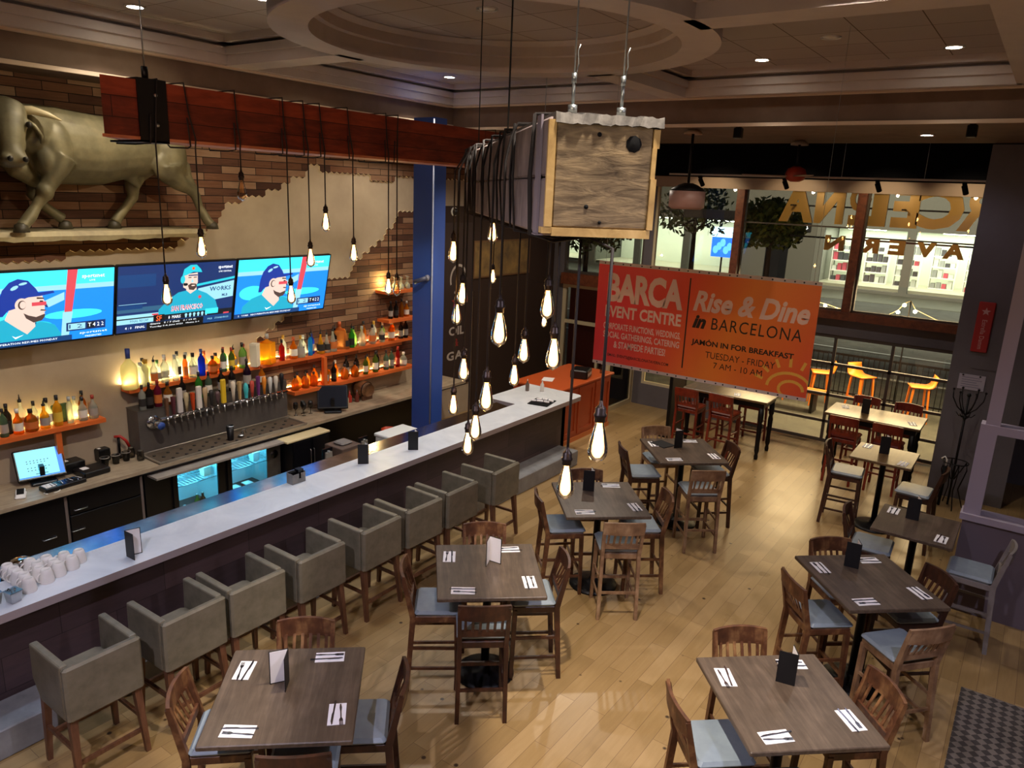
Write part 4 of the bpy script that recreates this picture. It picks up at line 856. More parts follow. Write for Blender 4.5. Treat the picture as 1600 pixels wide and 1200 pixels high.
b = MB(); b.box(.03, .038, -.95, .95, 0, .03); b.box(.03, .038, -.95, .95, .69, .72); b.box(.03, .038, -.95, -.92, .03, .69); b.box(.03, .038, .92, .95, .03, .69); b.build('frame', flat('poster edge', '6a4a2a', .6), t)
b = MB().box(-9.0, -8.97, 9.8, 10.2, 0, 5.2); b.box(-9.0, -8.97, 11.35, 14.2, 0, 2.4); b.box(-9.0, -8.985, 10.2, 14.2, 2.4, 4.0); struct('trim_8', b, M['wall_dark'])
# ================================================================== TELEVISIONS
EM = {k: emit('picture '+k, c, s) for k, c, s in (('sky', '38d8f4', 1.0), ('blue', '0a78e8', 1.05), ('navy', '0c2c62', .8), ('deep', '083a70', .8), ('skin', 'd8bcae', .9), ('white', 'f0f6fa', 1.1), ('red', 'c8404c', .9), ('teal', '1fb4c4', .95), ('jersey', '1499b4', .9), ('dark', '0a1420', .5), ('crowd', '2f5f80', .7), ('orange', 'f05a28', .9), ('pale', '8fc8d8', .9), ('helmet', '0a2f8c', .85), ('black', '05070a', .3), ('beard', '5c4640', .5))}
EK = list(EM.keys()); EL = [EM[k] for k in EK]; EI = {k: i for i, k in enumerate(EK)}
def television(y0, label, draw):
    """1.52 wide, leaning forward; picture drawn in u 0..1.48 (along +y), v 0..0.80"""
    t = thing('television', label, 'television', (-8.62, y0+.765, 2.50)); t.rotation_euler = (0, math.radians(13), 0)
    MB().box(-.045, 0, -.765, .765, 0, .84, bev=.008).build('case', M['black'], t)
    b = MB()
    for a, c_, z0, z1 in ((-.765, .765, 0, .018), (-.765, .765, .824, .84), (-.765, -.752, .018, .824), (.752, .765, .018, .824)): b.box(0, .006, a, c_, z0, z1)
    b.build('bezel', M['black'], t)
    b = MB(); lay = [0]
    Pm = lambda u, v, d=0: (.001+d, u-.752, v+.018)
    def poly(pts, col):
        lay[0] += 1; d = .00003*lay[0]
        b.add([Pm(max(0, min(1.504, u)), max(0, min(.806, v)), d) for u, v in pts], [tuple(range(len(pts)))], EI[col])
    def rect(u0, v0, u1, v1, col): poly([(u0, v0), (u1, v0), (u1, v1), (u0, v1)], col)
    def ell(u, v, a, c_, col, n=20, rot=0): poly([(u+a*math.cos(2*PI*k/n)*math.cos(rot)-c_*math.sin(2*PI*k/n)*math.sin(rot), v+a*math.cos(2*PI*k/n)*math.sin(rot)+c_*math.sin(2*PI*k/n)*math.cos(rot)) for k in range(n)], col)
    def words(s, u, v, w_, h_, col, **kw):
        lay[0] += 1; d = .00003*lay[0]; put_text(b, s, lambda a, c_: Pm(a, c_, d), u, v, w_, h_, EI[col], res=1, **kw)
    draw(rect, poly, ell, words); b.build('screen', EL, t)
    MB().beam((-.04, 0, .42), (-.42, 0, .515), .3, .2).build('bracket', M['black'], t)
    return t
def batter(rect, poly, ell, words):
    R0, P0, E0_ = rect, poly, ell
    rect(0, 0, 1.504, .806, 'blue'); rect(0, .62, 1.504, .806, 'sky'); rect(0, .585, 1.504, .64, 'pale'); ell(1.08, .30, .30, .05, 'sky'); ell(.66, .2, .2, .06, 'teal'); ell(.25, .34, .2, .1, 'sky')
    poly = lambda p, c_: P0([(u*.8+.34, v) for u, v in p], c_); ell = lambda u, v, a, b_, c_, n=20, rot=0: E0_(u*.8+.34, v, a*.85, b_, c_, n, rot)
    poly([(-.3, .06), (-.28, .16), (-.12, .26), (.16, .33), (.34, .22), (.50, .25), (.68, .20), (.78, .06)], 'jersey'); poly([(.12, .33), (.16, .345), (.34, .2), (.45, .25), (.45, .23), (.34, .17)], 'deep')
    poly([(.08, .3), (.14, .42), (.17, .52), (.42, .52), (.42, .36), (.44, .2), (.34, .12), (.22, .2)], 'skin')
    poly([(.2, .40), (.2, .56), (.52, .56), (.545, .49), (.60, .42), (.555, .405), (.555, .385), (.57, .365), (.55, .355), (.56, .33), (.53, .28), (.42, .26), (.33, .33)], 'skin')
    poly([(.30, .36), (.36, .33), (.45, .305), (.56, .335), (.555, .30), (.52, .262), (.42, .245), (.33, .30)], 'beard'); poly([(.50, .372), (.575, .365), (.57, .378), (.51, .388)], 'beard'); poly([(.46, .505), (.55, .50), (.545, .515), (.46, .525)], 'beard'); poly([(.49, .47), (.54, .468), (.535, .482), (.50, .486)], 'dark'); poly([(.47, .44), (.54, .435), (.53, .455), (.48, .46)], 'dark'); poly([(.545, .45), (.62, .46), (.60, .40), (.56, .41)], 'deep')
    poly([(.0, .34), (.02, .52), (.06, .62), (.14, .70), (.24, .735), (.36, .71), (.45, .62), (.48, .575), (.66, .585), (.68, .56), (.5, .535), (.36, .53), (.25, .5), (.22, .42), (.12, .40), (.06, .34)], 'helmet')
    ell(.28, .45, .075, .075, 'skin'); ell(.285, .45, .045, .05, 'beard'); ell(.295, .45, .035, .04, 'skin'); ell(.2, .64, .05, .02, 'pale', 8, .5); ell(.30, .68, .05, .014, 'pale', 8, .2)
    poly([(.56, .48), (.80, .56), (.80, .47), (.60, .40)], 'pale'); rect(.66, .43, .80, .47, 'red')
    poly([(.84, .806), (.97, .806), (.90, .33), (.80, .33)], 'red'); poly([(.78, .33), (.91, .33), (.86, .06), (.76, .06)], 'pale')
    poly([(.16, .12), (.2, .08), (.3, .12), (.2, .1)], 'white')
    rect(1.0, .10, 1.42, .20, 'navy'); rect(1.02, .115, 1.20, .185, 'pale'); words('1 2', 1.03, .13, .14, .045, 'navy'); rect(1.22, .115, 1.31, .185, 'dark'); words('T 4 2 2', 1.23, .13, .17, .045, 'white')
    rect(0, 0, 1.504, .06, 'deep'); rect(1.06, .0, 1.5, .085, 'blue'); words('sportsnet', 1.14, .045, .30, .03, 'white'); words('PRESENTED', 1.2, .012, .18, .018, 'white'); words('2   YORK   RECUPERATION RESUMES MONDAY', .06, .02, .85, .022, 'white')
    words('sportsnet', 1.16, .69, .24, .05, 'white', bold=.01); words('LIVE', 1.24, .665, .06, .018, 'white')
def reporter(rect, poly, ell, words):
    rect(0, 0, 1.504, .806, 'navy'); rect(0, .55, .45, .7, 'deep'); rect(.0, .24, .55, .30, 'crowd'); rect(0, .28, .3, .33, 'deep'); rect(0.02, .34, .35, .345, 'pale'); words('WORKS', 1.22, .40, .26, .06, 'deep')
    poly([(.98, .50), (1.504, .57), (1.504, .60), (.98, .53)], 'teal'); poly([(1.0, .28), (1.5, .33), (1.5, .545), (1.0, .47)], 'pale'); words('WORKS', 1.16, .42, .30, .06, 'deep', bold=.02); words('MLB', 1.34, .34, .08, .035, 'deep', bold=.02)
    poly([(.50, .14), (.50, .24), (.62, .36), (.74, .44), (.86, .46), (.98, .46), (1.12, .40), (1.25, .30), (1.3, .17), (1.18, .10), (.55, .10)], 'jersey')
    poly([(.84, .46), (.90, .41), (.98, .46), (.97, .54), (.85, .54)], 'skin'); poly([(.80, .50), (.79, .66), (.98, .68), (.99, .55), (.95, .48), (.87, .46)], 'skin')
    poly([(.78, .64), (.80, .73), (.88, .78), (.96, .78), (1.02, .72), (1.04, .68), (.92, .69), (.84, .655)], 'teal'); ell(.79, .60, .03, .05, 'teal'); poly([(.86, .52), (.90, .545), (.97, .535), (.975, .49), (.94, .455), (.88, .465)], 'beard'); ell(.93, .515, .025, .008, 'skin'); ell(.83, .535, .03, .018, 'dark'); poly([(.80, .56), (.80, .53), (.82, .53), (.82, .55)], 'dark'); rect(.86, .615, .90, .625, 'dark'); rect(.93, .615, .97, .625, 'dark'); poly([(.91, .61), (.935, .56), (.90, .555)], 'pale'); rect(.86, .64, .98, .655, 'deep'); ell(.92, .735, .02, .02, 'orange', 8)
    words('SAN FRANCISCO', .66, .20, .42, .075, 'white', bold=.03); words('SAN FRANCISCO', .662, .203, .42, .07, 'red', bold=.015)
    ell(1.03, .36, .022, .022, 'red', 10)
    rect(0, .16, .5, .21, 'pale'); rect(.42, .18, .5, .2, 'red'); rect(0, .1, 1.504, .17, 'dark'); rect(0, .1, .44, .155, 'pale'); words('FINAL RECAP', .16, .115, .22, .03, 'crowd'); rect(.44, .085, .58, .18, 'black'); words('SF', .475, .095, .07, .075, 'orange', bold=.02)
    words('8  MARIS', .63, .11, .16, .04, 'white')
    for k in range(6): ell(.86+.055*k, .14, .018, .02, 'pale', 8); rect(.85+.055*k, .105, .87+.055*k, .13, 'pale')
    rect(1.12, .12, 1.3, .19, 'sky'); rect(0, 0, 1.504, .095, 'deep'); rect(.0, .0, .36, .09, 'navy'); words('4 : 0   FINAL', .1, .035, .24, .03, 'white'); rect(.36, .0, 1.1, .09, 'black'); words('Giants   5 / 7 (Sat)   0 / 10 th', .4, .055, .6, .025, 'white'); words('Tuesday 5-4, June 2023   Home 2-1', .4, .018, .64, .022, 'white')
    words('MLB   STANDINGS', 1.16, .04, .3, .022, 'pale'); rect(1.38, .1, 1.46, .12, 'red'); words('sportsnet', 1.26, .70, .2, .05, 'white', bold=.01); words('LIVE CENTRAL', 1.27, .665, .18, .02, 'white')
television(2.70, 'left television showing a batter in a blue helmet, beside the lit till side', batter)
television(4.245, 'middle television showing a man in a teal jersey with headset', reporter)
television(5.79, 'right television showing the batter, nearest the plaster corner and the whisky shelf', batter)

# ================================================================== BULL STATUE
M['bronze'] = mottled('gilded plaster bull', [(.2, '3e3a2b'), (.5, '6f684c'), (.8, '968b66')], 2.6, rough=.5, bmp=.05, metal=.25, spec=.5)
M['horn'] = flat('horn', 'b9ac84', .4)
def bull():
    t = thing('bull_statue', 'large bronze coloured bull statue striding along its wall ledge', 'statue', (-8.62, 4.2, 3.70))
    b = MB()
    def loft(secs, n=20):   # (x, y, z, half depth, half height) rings across the y axis
        vs = []; fs = []
        for (x, y, z, rx, rz) in secs:
            for i in range(n): a = 2*PI*i/n; vs.append((x+rx*math.cos(a), y-4.2, z-3.70+rz*math.sin(a)))
        for k in range(len(secs)-1):
            for i in range(n): fs.append((k*n+i, (k+1)*n+i, (k+1)*n+(i+1) % n, k*n+(i+1) % n))
        fs.append(tuple(range(n))); fs.append(tuple(range((len(secs)-1)*n+n-1, (len(secs)-1)*n-1, -1))); b.add(vs, fs, 0, True)
    def limb(pts, n=12): b.tube([(x, y-4.2, z-3.70) for x, y, z, r in pts], [p[3] for p in pts], n)
    def ball(x, y, z, r, sc): b.sphere((x, y-4.2, z-3.70), r, 16, 10, sc=sc)
    loft([(0, 3.38, 4.60, .10, .16), (0, 3.48, 4.58, .19, .28), (0, 3.62, 4.57, .26, .36), (0, 3.80, 4.565, .28, .39), (0, 4.02, 4.55, .275, .38), (0, 4.25, 4.545, .265, .365), (0, 4.5, 4.575, .25, .33), (0, 4.75, 4.60, .25, .30), (0, 4.98, 4.61, .24, .28), (0, 5.09, 4.59, .2, .23), (0, 5.16, 4.57, .09, .12)])
    ball(0, 3.66, 4.80, .22, (.75, 1.15, .72))                                       # hump
    limb([(.02, 3.62, 4.66, .29), (.12, 3.47, 4.70, .25), (.22, 3.36, 4.73, .19)], 16)   # neck
    limb([(.24, 3.27, 4.90, (.12, .09)), (.32, 3.24, 4.86, (.19, .14)), (.39, 3.22, 4.75, (.185, .15)), (.45, 3.20, 4.62, (.15, .13)), (.50, 3.185, 4.49, (.118, .11)), (.54, 3.18, 4.40, (.13, .105)), (.56, 3.175, 4.35, (.11, .085)), (.565, 3.175, 4.325, (.07, .05))], 18)   # head
    for s in (-1, 1): ball(.46, 3.21+s*.145, 4.735, .06, (1, .8, .7)); ball(.59, 3.18+s*.065, 4.40, .06, (1, 1, .9)); ball(.46, 3.2+s*.1, 4.55, .06, (1, .8, 1.6))
    limb([(.0, 3.42, 4.42, .17), (.08, 3.42, 4.30, .11), (.06, 3.55, 4.2, .07), (.0, 3.7, 4.18, .05)])        # dewlap
    # near foreleg, reaching forward
    ball(.2, 3.72, 4.52, .25, (.52, .72, 1.15)); ball(.22, 3.62, 4.42, .15, (.7, .8, 1.2)); limb([(.2, 3.76, 4.44, .16), (.22, 3.70, 4.32, .125), (.23, 3.62, 4.19, .085), (.23, 3.55, 4.07, .068), (.23, 3.47, 3.95, .05), (.23, 3.41, 3.86, .062), (.23, 3.35, 3.79, .058), (.25, 3.31, 3.755, .058)])
    ball(.24, 3.565, 4.10, .085, (1, 1, 1.1))
    # far foreleg, bent back
    limb([(-.13, 3.80, 4.4, .14), (-.15, 3.68, 4.2, .1), (-.15, 3.62, 4.06, .08), (-.15, 3.70, 3.95, .05), (-.15, 3.80, 3.87, .052), (-.15, 3.88, 3.81, .06)])
    # near hind leg: stifle forward, hock back
    ball(.17, 4.98, 4.52, .26, (.58, .72, 1.2)); ball(.2, 4.86, 4.42, .14, (.7, .9, 1.2)); limb([(.18, 4.94, 4.42, .18), (.19, 4.96, 4.31, .13), (.19, 5.06, 4.23, .095), (.19, 5.19, 4.16, .065), (.19, 5.25, 4.10, .06), (.19, 5.29, 3.97, .045), (.19, 5.34, 3.88, .055), (.2, 5.38, 3.80, .058), (.22, 5.42, 3.755, .058)])
    limb([(.19, 5.27, 4.15, .028), (.19, 5.18, 4.3, .04), (.18, 5.13, 4.45, .07)])
    # far hind leg, pushing under the belly
    limb([(-.12, 4.83, 4.45, .17), (-.13, 4.70, 4.30, .12), (-.13, 4.66, 4.16, .08), (-.13, 4.66, 4.05, .06), (-.13, 4.56, 3.93, .05), (-.13, 4.48, 3.84, .055), (-.13, 4.43, 3.77, .06)])
    limb([(.03, 4.55, 4.28, .06), (.03, 4.62, 4.22, .05), (.03, 4.66, 4.17, .03)])
    o = b.build('body', M['bronze'], t)
    r = o.modifiers.new('skin over', 'REMESH'); r.mode = 'VOXEL'; r.voxel_size = .014; r.use_smooth_shade = True
    sm = o.modifiers.new('soften', 'SMOOTH'); sm.factor = .5; sm.iterations = 6
    for s in (-1, 1):
        MB().tube([(.34, -.97+s*.13, 1.15), (.38, -.97+s*.24, 1.165), (.42, -.97+s*.36, 1.135), (.47, -.97+s*.46, 1.09)], [.05, .042, .03, .007], 10).build('horn', M['horn'], t)
        MB().tube([(.33, -.97+s*.16, 1.08), (.35, -.97+s*.25, 1.02), (.37, -.97+s*.30, .93), (.38, -.97+s*.29, .86)], [.035, (.065, .028), (.055, .022), .006], 10).build('ear', M['bronze'], t)
        MB().sphere((.535, -.985+s*.15, 1.02), .03).build('eye', M['dark_bronze'], t)
        MB().sphere((.675, -1.02+s*.065, .70), .026).build('nostril', M['dark_bronze'], t)
    tl = MB(); tl.tube([(0, .90, 1.08), (.02, 1.0, 1.0), (.03, 1.0, .75), (.03, .97, .55), (.03, .97, .45)], [.04, .03, .022, .03, .012], 8); tl.build('tail', M['bronze'], t)
    for x, y in ((.26, 3.30), (-.15, 3.90), (.22, 5.43), (-.13, 4.42)):
        MB().lathe([(.075, .0), (.06, .07), (.03, .09)], (x, y-4.2, .003), 12).build('hoof', M['hoof'], t)
M['dark_bronze'] = flat('dark bronze', '1f1a10', .4); M['hoof'] = flat('hoof', '3a3424', .5)
bull()
t = thing('wall_ledge', 'long stone coloured ledge carrying the bull statue', 'ledge', (-9.0, 3.6, 3.60))
b = MB(); nn = 40; vs = []; fs = []
for k in range(nn+1):
    y = -1.9+3.67*k/nn; d = .56+random.uniform(-.012, .012); zb = random.uniform(-.012, .012)
    vs += [(.002, y, 0+zb), (d-.03, y, zb), (d, y, .05), (d-.02, y, .10), (.002, y, .10)]
for k in range(nn):
    for i in range(5): fs.append((k*5+i, k*5+(i+1) % 5, (k+1)*5+(i+1) % 5, (k+1)*5+i))
fs += [(4, 3, 2, 1, 0), tuple(nn*5+i for i in range(5))]; b.add(vs, fs, 0); b.build('slab', mottled('ledge stone', [(.3, '8f8468'), (.7, 'b3a67f')], 5, rough=.7, bmp=.3), t)

# ================================================================== BEAMS AND PENDANTS
M['red_beam'] = planks('red stained beam', [(.25, '26100c'), (.42, '5e2416'), (.58, '82351f'), (.85, '9a482c')], 2.6, .13, mortar='240c08', rot=(-PI/2, PI/2, 0), msize=.003, rough=.6, bmp=.3, grain=(1, 5, 1), noise_amt=.7, spec=.3)
M['grey_beam'] = wood('weathered beam', '5a4e4c', '7f7270', 'a0908a', sc=(3, 3, .9), scale=4, rough=.85, bmp=.6, spec=.2)
M['end_grain'] = wood('weathered end board', '362b22', '77664f', 'a38d6a', sc=(1.6, 1.6, 7), scale=4.5, rough=.85, bmp=.8, blotch=.3, spec=.2)
M['pale_wood'] = wood('fresh cut board edge', '9a7a48', 'b8975c', 'cfae74', sc=(3, 3, 3), scale=4, rough=.8, bmp=.3)
t = thing('hanging_beam', 'long red stained timber beam hanging above the bar chairs', 'beam', (-5.24, 5.2, 4.53))
b = MB(); L0, L1 = -2.66, 2.9
b.prism([(-.18, L0+.34), (.19, L0), (.19, L1), (-.18, L1)], 'z', .02, .375); b.build('timber', M['red_beam'], t)
b = MB(); b.prism([(-.18, L0+.32), (.2, L0-.02), (.2, L1), (-.18, L1)], 'z', 0, .02); b.build('bottom_board', wood('beam underside', '8a4a30', 'b06a48', 'c88660', sc=(5, 1, 5)), t)
for k, y in enumerate((-2.33, 2.5)):
    b = MB(); b.box(.191, .205, y-.10, y+.10, -.012, .39); b.box(-.2, .205, y-.10, y+.10, -.014, -.001)
    for z in (.1, .29): b.cyl((.205, y+.02, z), (.213, y+.02, z), .012, n=8, mi=1)
    b.box(.06, .2, y-.10, y+.10, .376, .39); b.cyl((.13, y, .39), (.13, y, .47), .022, n=8); b.build('strap', [M['iron'], M['steel']], t)
    MB().cyl((.13, y, .46), (.13, y, 1.31 if k else 1.02), .005, n=6).build('hanger', M['wire'], t)
# the weathered box beam, running diagonally towards the gallery
ub = Vector((-.70, .714, 0)).normalized(); vb = Vector((ub.y, -ub.x, 0))
E0 = Vector((-1.285, 2.30, 4.16))
t = thing('box_beam', 'weathered grey box beam end on above the tables, wrapped in lamp cords', 'beam', E0)
t.rotation_euler = (0, 0, math.atan2(vb.y, vb.x))        # local x = right of end face, local y = along the beam away
LB = 2.9
b = MB()
for i in range(2):
    for s in (-1, 1):
        b.box(s*.188, s*.15, .0, LB, .0+.195*i, .19+.195*i, 0, None, .008)
b.box(-.15, .15, .0, LB, .36, .385, 0); b.box(-.15, .15, .0, LB, .02, .045, 0); b.build('side_boards', M['grey_beam'], t)
b = MB(); b.box(-.166, .168, -.014, .004, .028, .37, 0, None, .006); b.build('end_board', M['end_grain'], t)
b = MB(); b.box(-.192, -.166, -.016, .002, .03, .375); b.box(.168, .188, -.02, .002, .03, .2); b.box(.166, .182, -.018, .002, .2, .30); b.box(.168, .19, -.016, .002, .30, .36); b.box(-.165, .18, -.018, .04, .0, .028); b.box(-.2, -.165, -.014, .04, .008, .028); b.build('edge_boards', M['pale_wood'], t)
b = MB(); n = 26; vs = []; fs = []
for k in range(n+1):
    x = -.17+.37*k/n; vs += [(x, -.022+random.uniform(-.004, .004), .366+random.uniform(-.004, .003)), (x, -.014, .398+random.uniform(-.003, .003)), (x, LB, .40), (x, LB, .37)]
for k in range(n):
    for i in range(4): fs.append((k*4+i, k*4+(i+1) % 4, (k+1)*4+(i+1) % 4, (k+1)*4+i))
fs += [(3, 2, 1, 0), tuple(n*4+i for i in range(4))]; b.add(vs, fs); b.build('top_board', mottled('weathered silver board', [(.25, '2c2927'), (.5, '5e5a56'), (.8, '88837c')], 9, rough=.9, bmp=.6), t)
b = MB(); b.box(-.197, -.189, .10, .17, .0, .40); b.box(-.2, .2, .1, .17, -.006, -.001); b.build('metal_strap', flat('pale strap', '7c7480', .6, .3), t)
b = MB()
for x, z, r_ in ((.1, .31, .028), (-.02, .335, .008), (-.05, .10, .008), (.0, .05, .006)): b.lathe([(r_, 0), (r_*.6, .002), (0, .003)], (0, 0, 0), 9, 0, True, Matrix.Translation((x, -.0145, z)) @ Matrix.Rotation(PI/2, 4, 'X'), False)
b.build('knots', M['matte_black'], t)
for x in (-.1, .07):
    b = MB(); b.cyl((x, .06, .405), (x, .06, .43), .016, n=10); b.cyl((x, .06, .43), (x, .06, .52), .006, n=8); b.cyl((x, .06, .50), (x, .06, .53), .009, n=8); b.cyl((x, .06, .53), (x, .06, 1.39), .003, n=6); b.tube([(x+.006, .06, .53), (x+.012, .06, .56), (x+.008, .06, .60), (x+.016, .06, .62)], .0022, 5); b.build('hanger', M['wire'], t)
b = MB(); b.cyl((-.12, LB-.1, .40), (-.12, LB-.1, 1.39), .004, n=6); b.cyl((.05, LB-.3, .40), (.05, LB-.3, 1.39), .006, n=6); b.build('hanger', M['iron'], t)
# pendants
M['filament'] = emit('hot filament', 'ffb45c', 55); M['fil_off'] = flat('cold filament', 'c8a060', .4)
M['glow'] = emit('glowing glass core', 'ffb05a', 11)
def halo(name):   # bulb glass lit from inside: clear glass with a soft amber glow of its own
    m = bpy.data.materials.new(name); m.use_nodes = True; nt = m.node_tree; nt.nodes.clear()
    o = N(nt, 'ShaderNodeOutputMaterial'); tr = N(nt, 'ShaderNodeBsdfTransparent'); e = N(nt, 'ShaderNodeEmission'); g = N(nt, 'ShaderNodeBsdfGlossy'); g.inputs[1].default_value = .02
    e.inputs[0].default_value = hexc('ffb868'); e.inputs[1].default_value = 5.5; a = N(nt, 'ShaderNodeAddShader'); mx = N(nt, 'ShaderNodeMixShader'); fr = N(nt, 'ShaderNodeFresnel')
    mx2 = N(nt, 'ShaderNodeMixShader'); mx2.inputs[0].default_value = .45; nt.links.new(tr.outputs[0], mx2.inputs[1]); nt.links.new(e.outputs[0], mx2.inputs[2])
    nt.links.new(fr.outputs[0], mx.inputs[0]); nt.links.new(mx2.outputs[0], mx.inputs[1]); nt.links.new(g.outputs[0], mx.inputs[2]); nt.links.new(mx.outputs[0], o.inputs[0]); return m
M['bulb_lit'] = halo('lit bulb glass')
M['socket'] = flat('bronze socket', '2c2320', .4, .6)
BG = [(.013, .0), (.014, -.012), (.020, -.035), (.029, -.075), (.032, -.095), (.030, -.112), (.022, -.126), (.010, -.133), (.004, -.138), (0, -.141)]
BG = [(r_*1.15, z_*1.12) for r_, z_ in BG]
gl = MB().lathe(BG, n=16, caps=False); fi = MB(); fi.lathe([(.004, -.022), (.013, -.05), (.017, -.095), (.014, -.112), (.004, -.12)], n=10); fo = MB()
for k in range(6): a = PI*k/3; fo.tube([(.006*math.cos(a), .006*math.sin(a), -.03), (.012*math.cos(a), .012*math.sin(a), -.095)], .0012, 5)
so = MB().lathe([(.006, .075), (.008, .06), (.015, .052), (.019, .048), (.0195, .03), (.023, .026), (.023, .018), (.0195, .014), (.019, -.002), (.013, -.004)], n=14)
MESH = {}
def pendant(x, y, z, label, group, cord, lit=True, power=6.0):
    """z = widest point of the bulb glass; cord = extra points above the socket, in world space"""
    z0 = z+.09
    t = thing('pendant_lamp', label, 'pendant lamp', (x, y, z0), 0, group)
    for nm, mb, mt in (('socket', so, M['socket']), ('bulb', gl, M['bulb_lit'] if lit else M['bulb_glass']), ('filament', fi if lit else fo, M['filament'] if lit else M['fil_off'])):
        kk = (nm, lit)
        if kk not in MESH: MESH[kk] = mb.build(nm, mt, t).data
        else: o = bpy.data.objects.new(nm, MESH[kk]); C.objects.link(o); o.parent = t
    MB().tube([(0, 0, .07)]+[(a-x, b_-y, c_-z0) for a, b_, c_ in cord], .0056, 6).build('cord', M['cord'], t)
    if lit: light('lamp', 'POINT', (x, y, z0-.07), power, (1, .56, .22), size=.03, parent=t)
grp = 'lamps hung from the red beam'
RB = [(3.51, 4.21, 0), (3.15, 3.80, 1), (2.86, 3.48, 1), (4.14, 3.68, 1), (4.31, 3.97, 1), (3.93, 3.39, 1), (4.62, 3.70, 1), (5.05, 3.37, 1), (5.16, 3.35, 0), (6.68, 3.36, 1), (7.78, 2.73, 1)]
RL = ['unlit clear pendant bulb hung from the red beam beside the bull hind foot', 'lit pendant bulb from the red beam in front of the middle television top', 'lit pendant bulb on the red beam touching the shoulder of the man in teal', 'lit pendant bulb in front of the bat on the right television', 'highest lit pendant bulb on the red beam, before the bare plaster',
      'lowest lit pendant bulb before the right television', 'lit pendant bulb right of the right television', 'lit pendant bulb before the small stemware shelf', 'unlit clear pendant bulb before the small stemware shelf', 'small lit pendant bulb before the old poster, low one', 'small lit pendant bulb at the far end of the red beam, lowest one']
for (y, z, l_), lb in zip(RB, RL):
    j = random.uniform(-.06, .06)
    pendant(-5.022, y, z, lb, grp, [(-5.022, y, 4.50), (-5.028, y+.01, 4.56), (-5.03, y+j*.5, 4.72), (-5.03, y+j, 4.925), (-5.24, y+j*1.2, 4.922), (-5.432, y+j, 4.92), (-5.435, y+j*.3, 4.6), (-5.435, y-j, 4.51), (-5.2, y-j, 4.505), (-5.03, y-.03, 4.512), (-5.028, y-.03+j*.3, 4.7)], l_)
grp = 'lamps hung from the weathered box beam'
def bl(xl, yl, z): return E0 + vb*xl + ub*yl + Vector((0, 0, z))
BB = [(-3.49, 4.16, 3.85), (-3.27, 4.33, 4.0), (-3.2, 3.92, 3.6), (-3.42, 4.13, 3.41), (-1.91, 2.6, 3.7), (-2.07, 3.23, 3.73), (-2.51, 3.68, 3.35), (-1.81, 2.9, 3.56), (-3.01, 3.72, 3.14), (-2.84, 4.06, 3.07), (-3.29, 3.96, 2.79), (-2.15, 2.84, 3.3), (-2.47, 3.17, 2.99), (-2.72, 3.42, 2.77), (-1.19, 2.24, 3.44), (-1.46, 2.49, 3.14)]
BLb = ['lit pendant bulb at the far end of the box beam, left edge of the cluster', 'highest lit pendant bulb just under the far end of the box beam', 'lit pendant bulb beside the ring on the OIL & GAS sign', 'lit pendant bulb touching the word OIL on the sign', 'large lit pendant bulb hanging highest among the near lamps, left of the banner', 'lit pendant bulb just left of the banner, upper of the group', 'lit pendant bulb between the two large ones left of the banner foot',
       'lit pendant bulb left of the banner corner with the long pale cord', 'lit pendant bulb below the word GAS', 'small lit pendant bulb above the white serving end of the bar', 'lit pendant bulb before the foot of the blue column', 'large lit pendant bulb before the far part of the bar top', 'lit pendant bulb above the last bar chairs, upper of two overlapping', 'lit pendant bulb above the last bar chairs, lower of two overlapping', 'largest lit pendant bulb, hanging over the floor below the banner', 'lowest lit pendant bulb, over the third left table']
for (x, y, z), lb in zip(BB, BLb):
    p = Vector((x, y, 0))-Vector((E0.x, E0.y, 0)); xl = p.dot(vb); yl = max(.22, min(LB-.05, p.dot(ub))); j = random.uniform(-.05, .05)
    if xl < -.19:      # hangs outside the left face, cord comes over the top and round
        c_ = [(x, y, 4.42), bl(-.215, yl, .36), bl(-.19, yl, .412), bl(0, yl+j, .415), bl(.19, yl+j, .412), bl(.2, yl+j, .2), bl(.19, yl+j, -.03), bl(0, yl+j, -.045), bl(-.19, yl+j, -.02), bl(-.205, yl+j, .18), bl(-.2, yl-j, .412)]
    else:
        yl2 = p.dot(ub); c_ = [(x, y, 4.13), bl(xl, max(yl2, .2)+.03, -.012), bl(-.1, yl+j, -.035), bl(-.19, yl+j, -.012), bl(-.2, yl+j, .2), bl(-.19, yl+j, .415), bl(0, yl, .42), bl(.19, yl, .41), bl(.2, yl, .2), bl(.19, yl, -.02)]
    pendant(x, y, z, lb, grp, [tuple(q) for q in c_], True, 4.5)

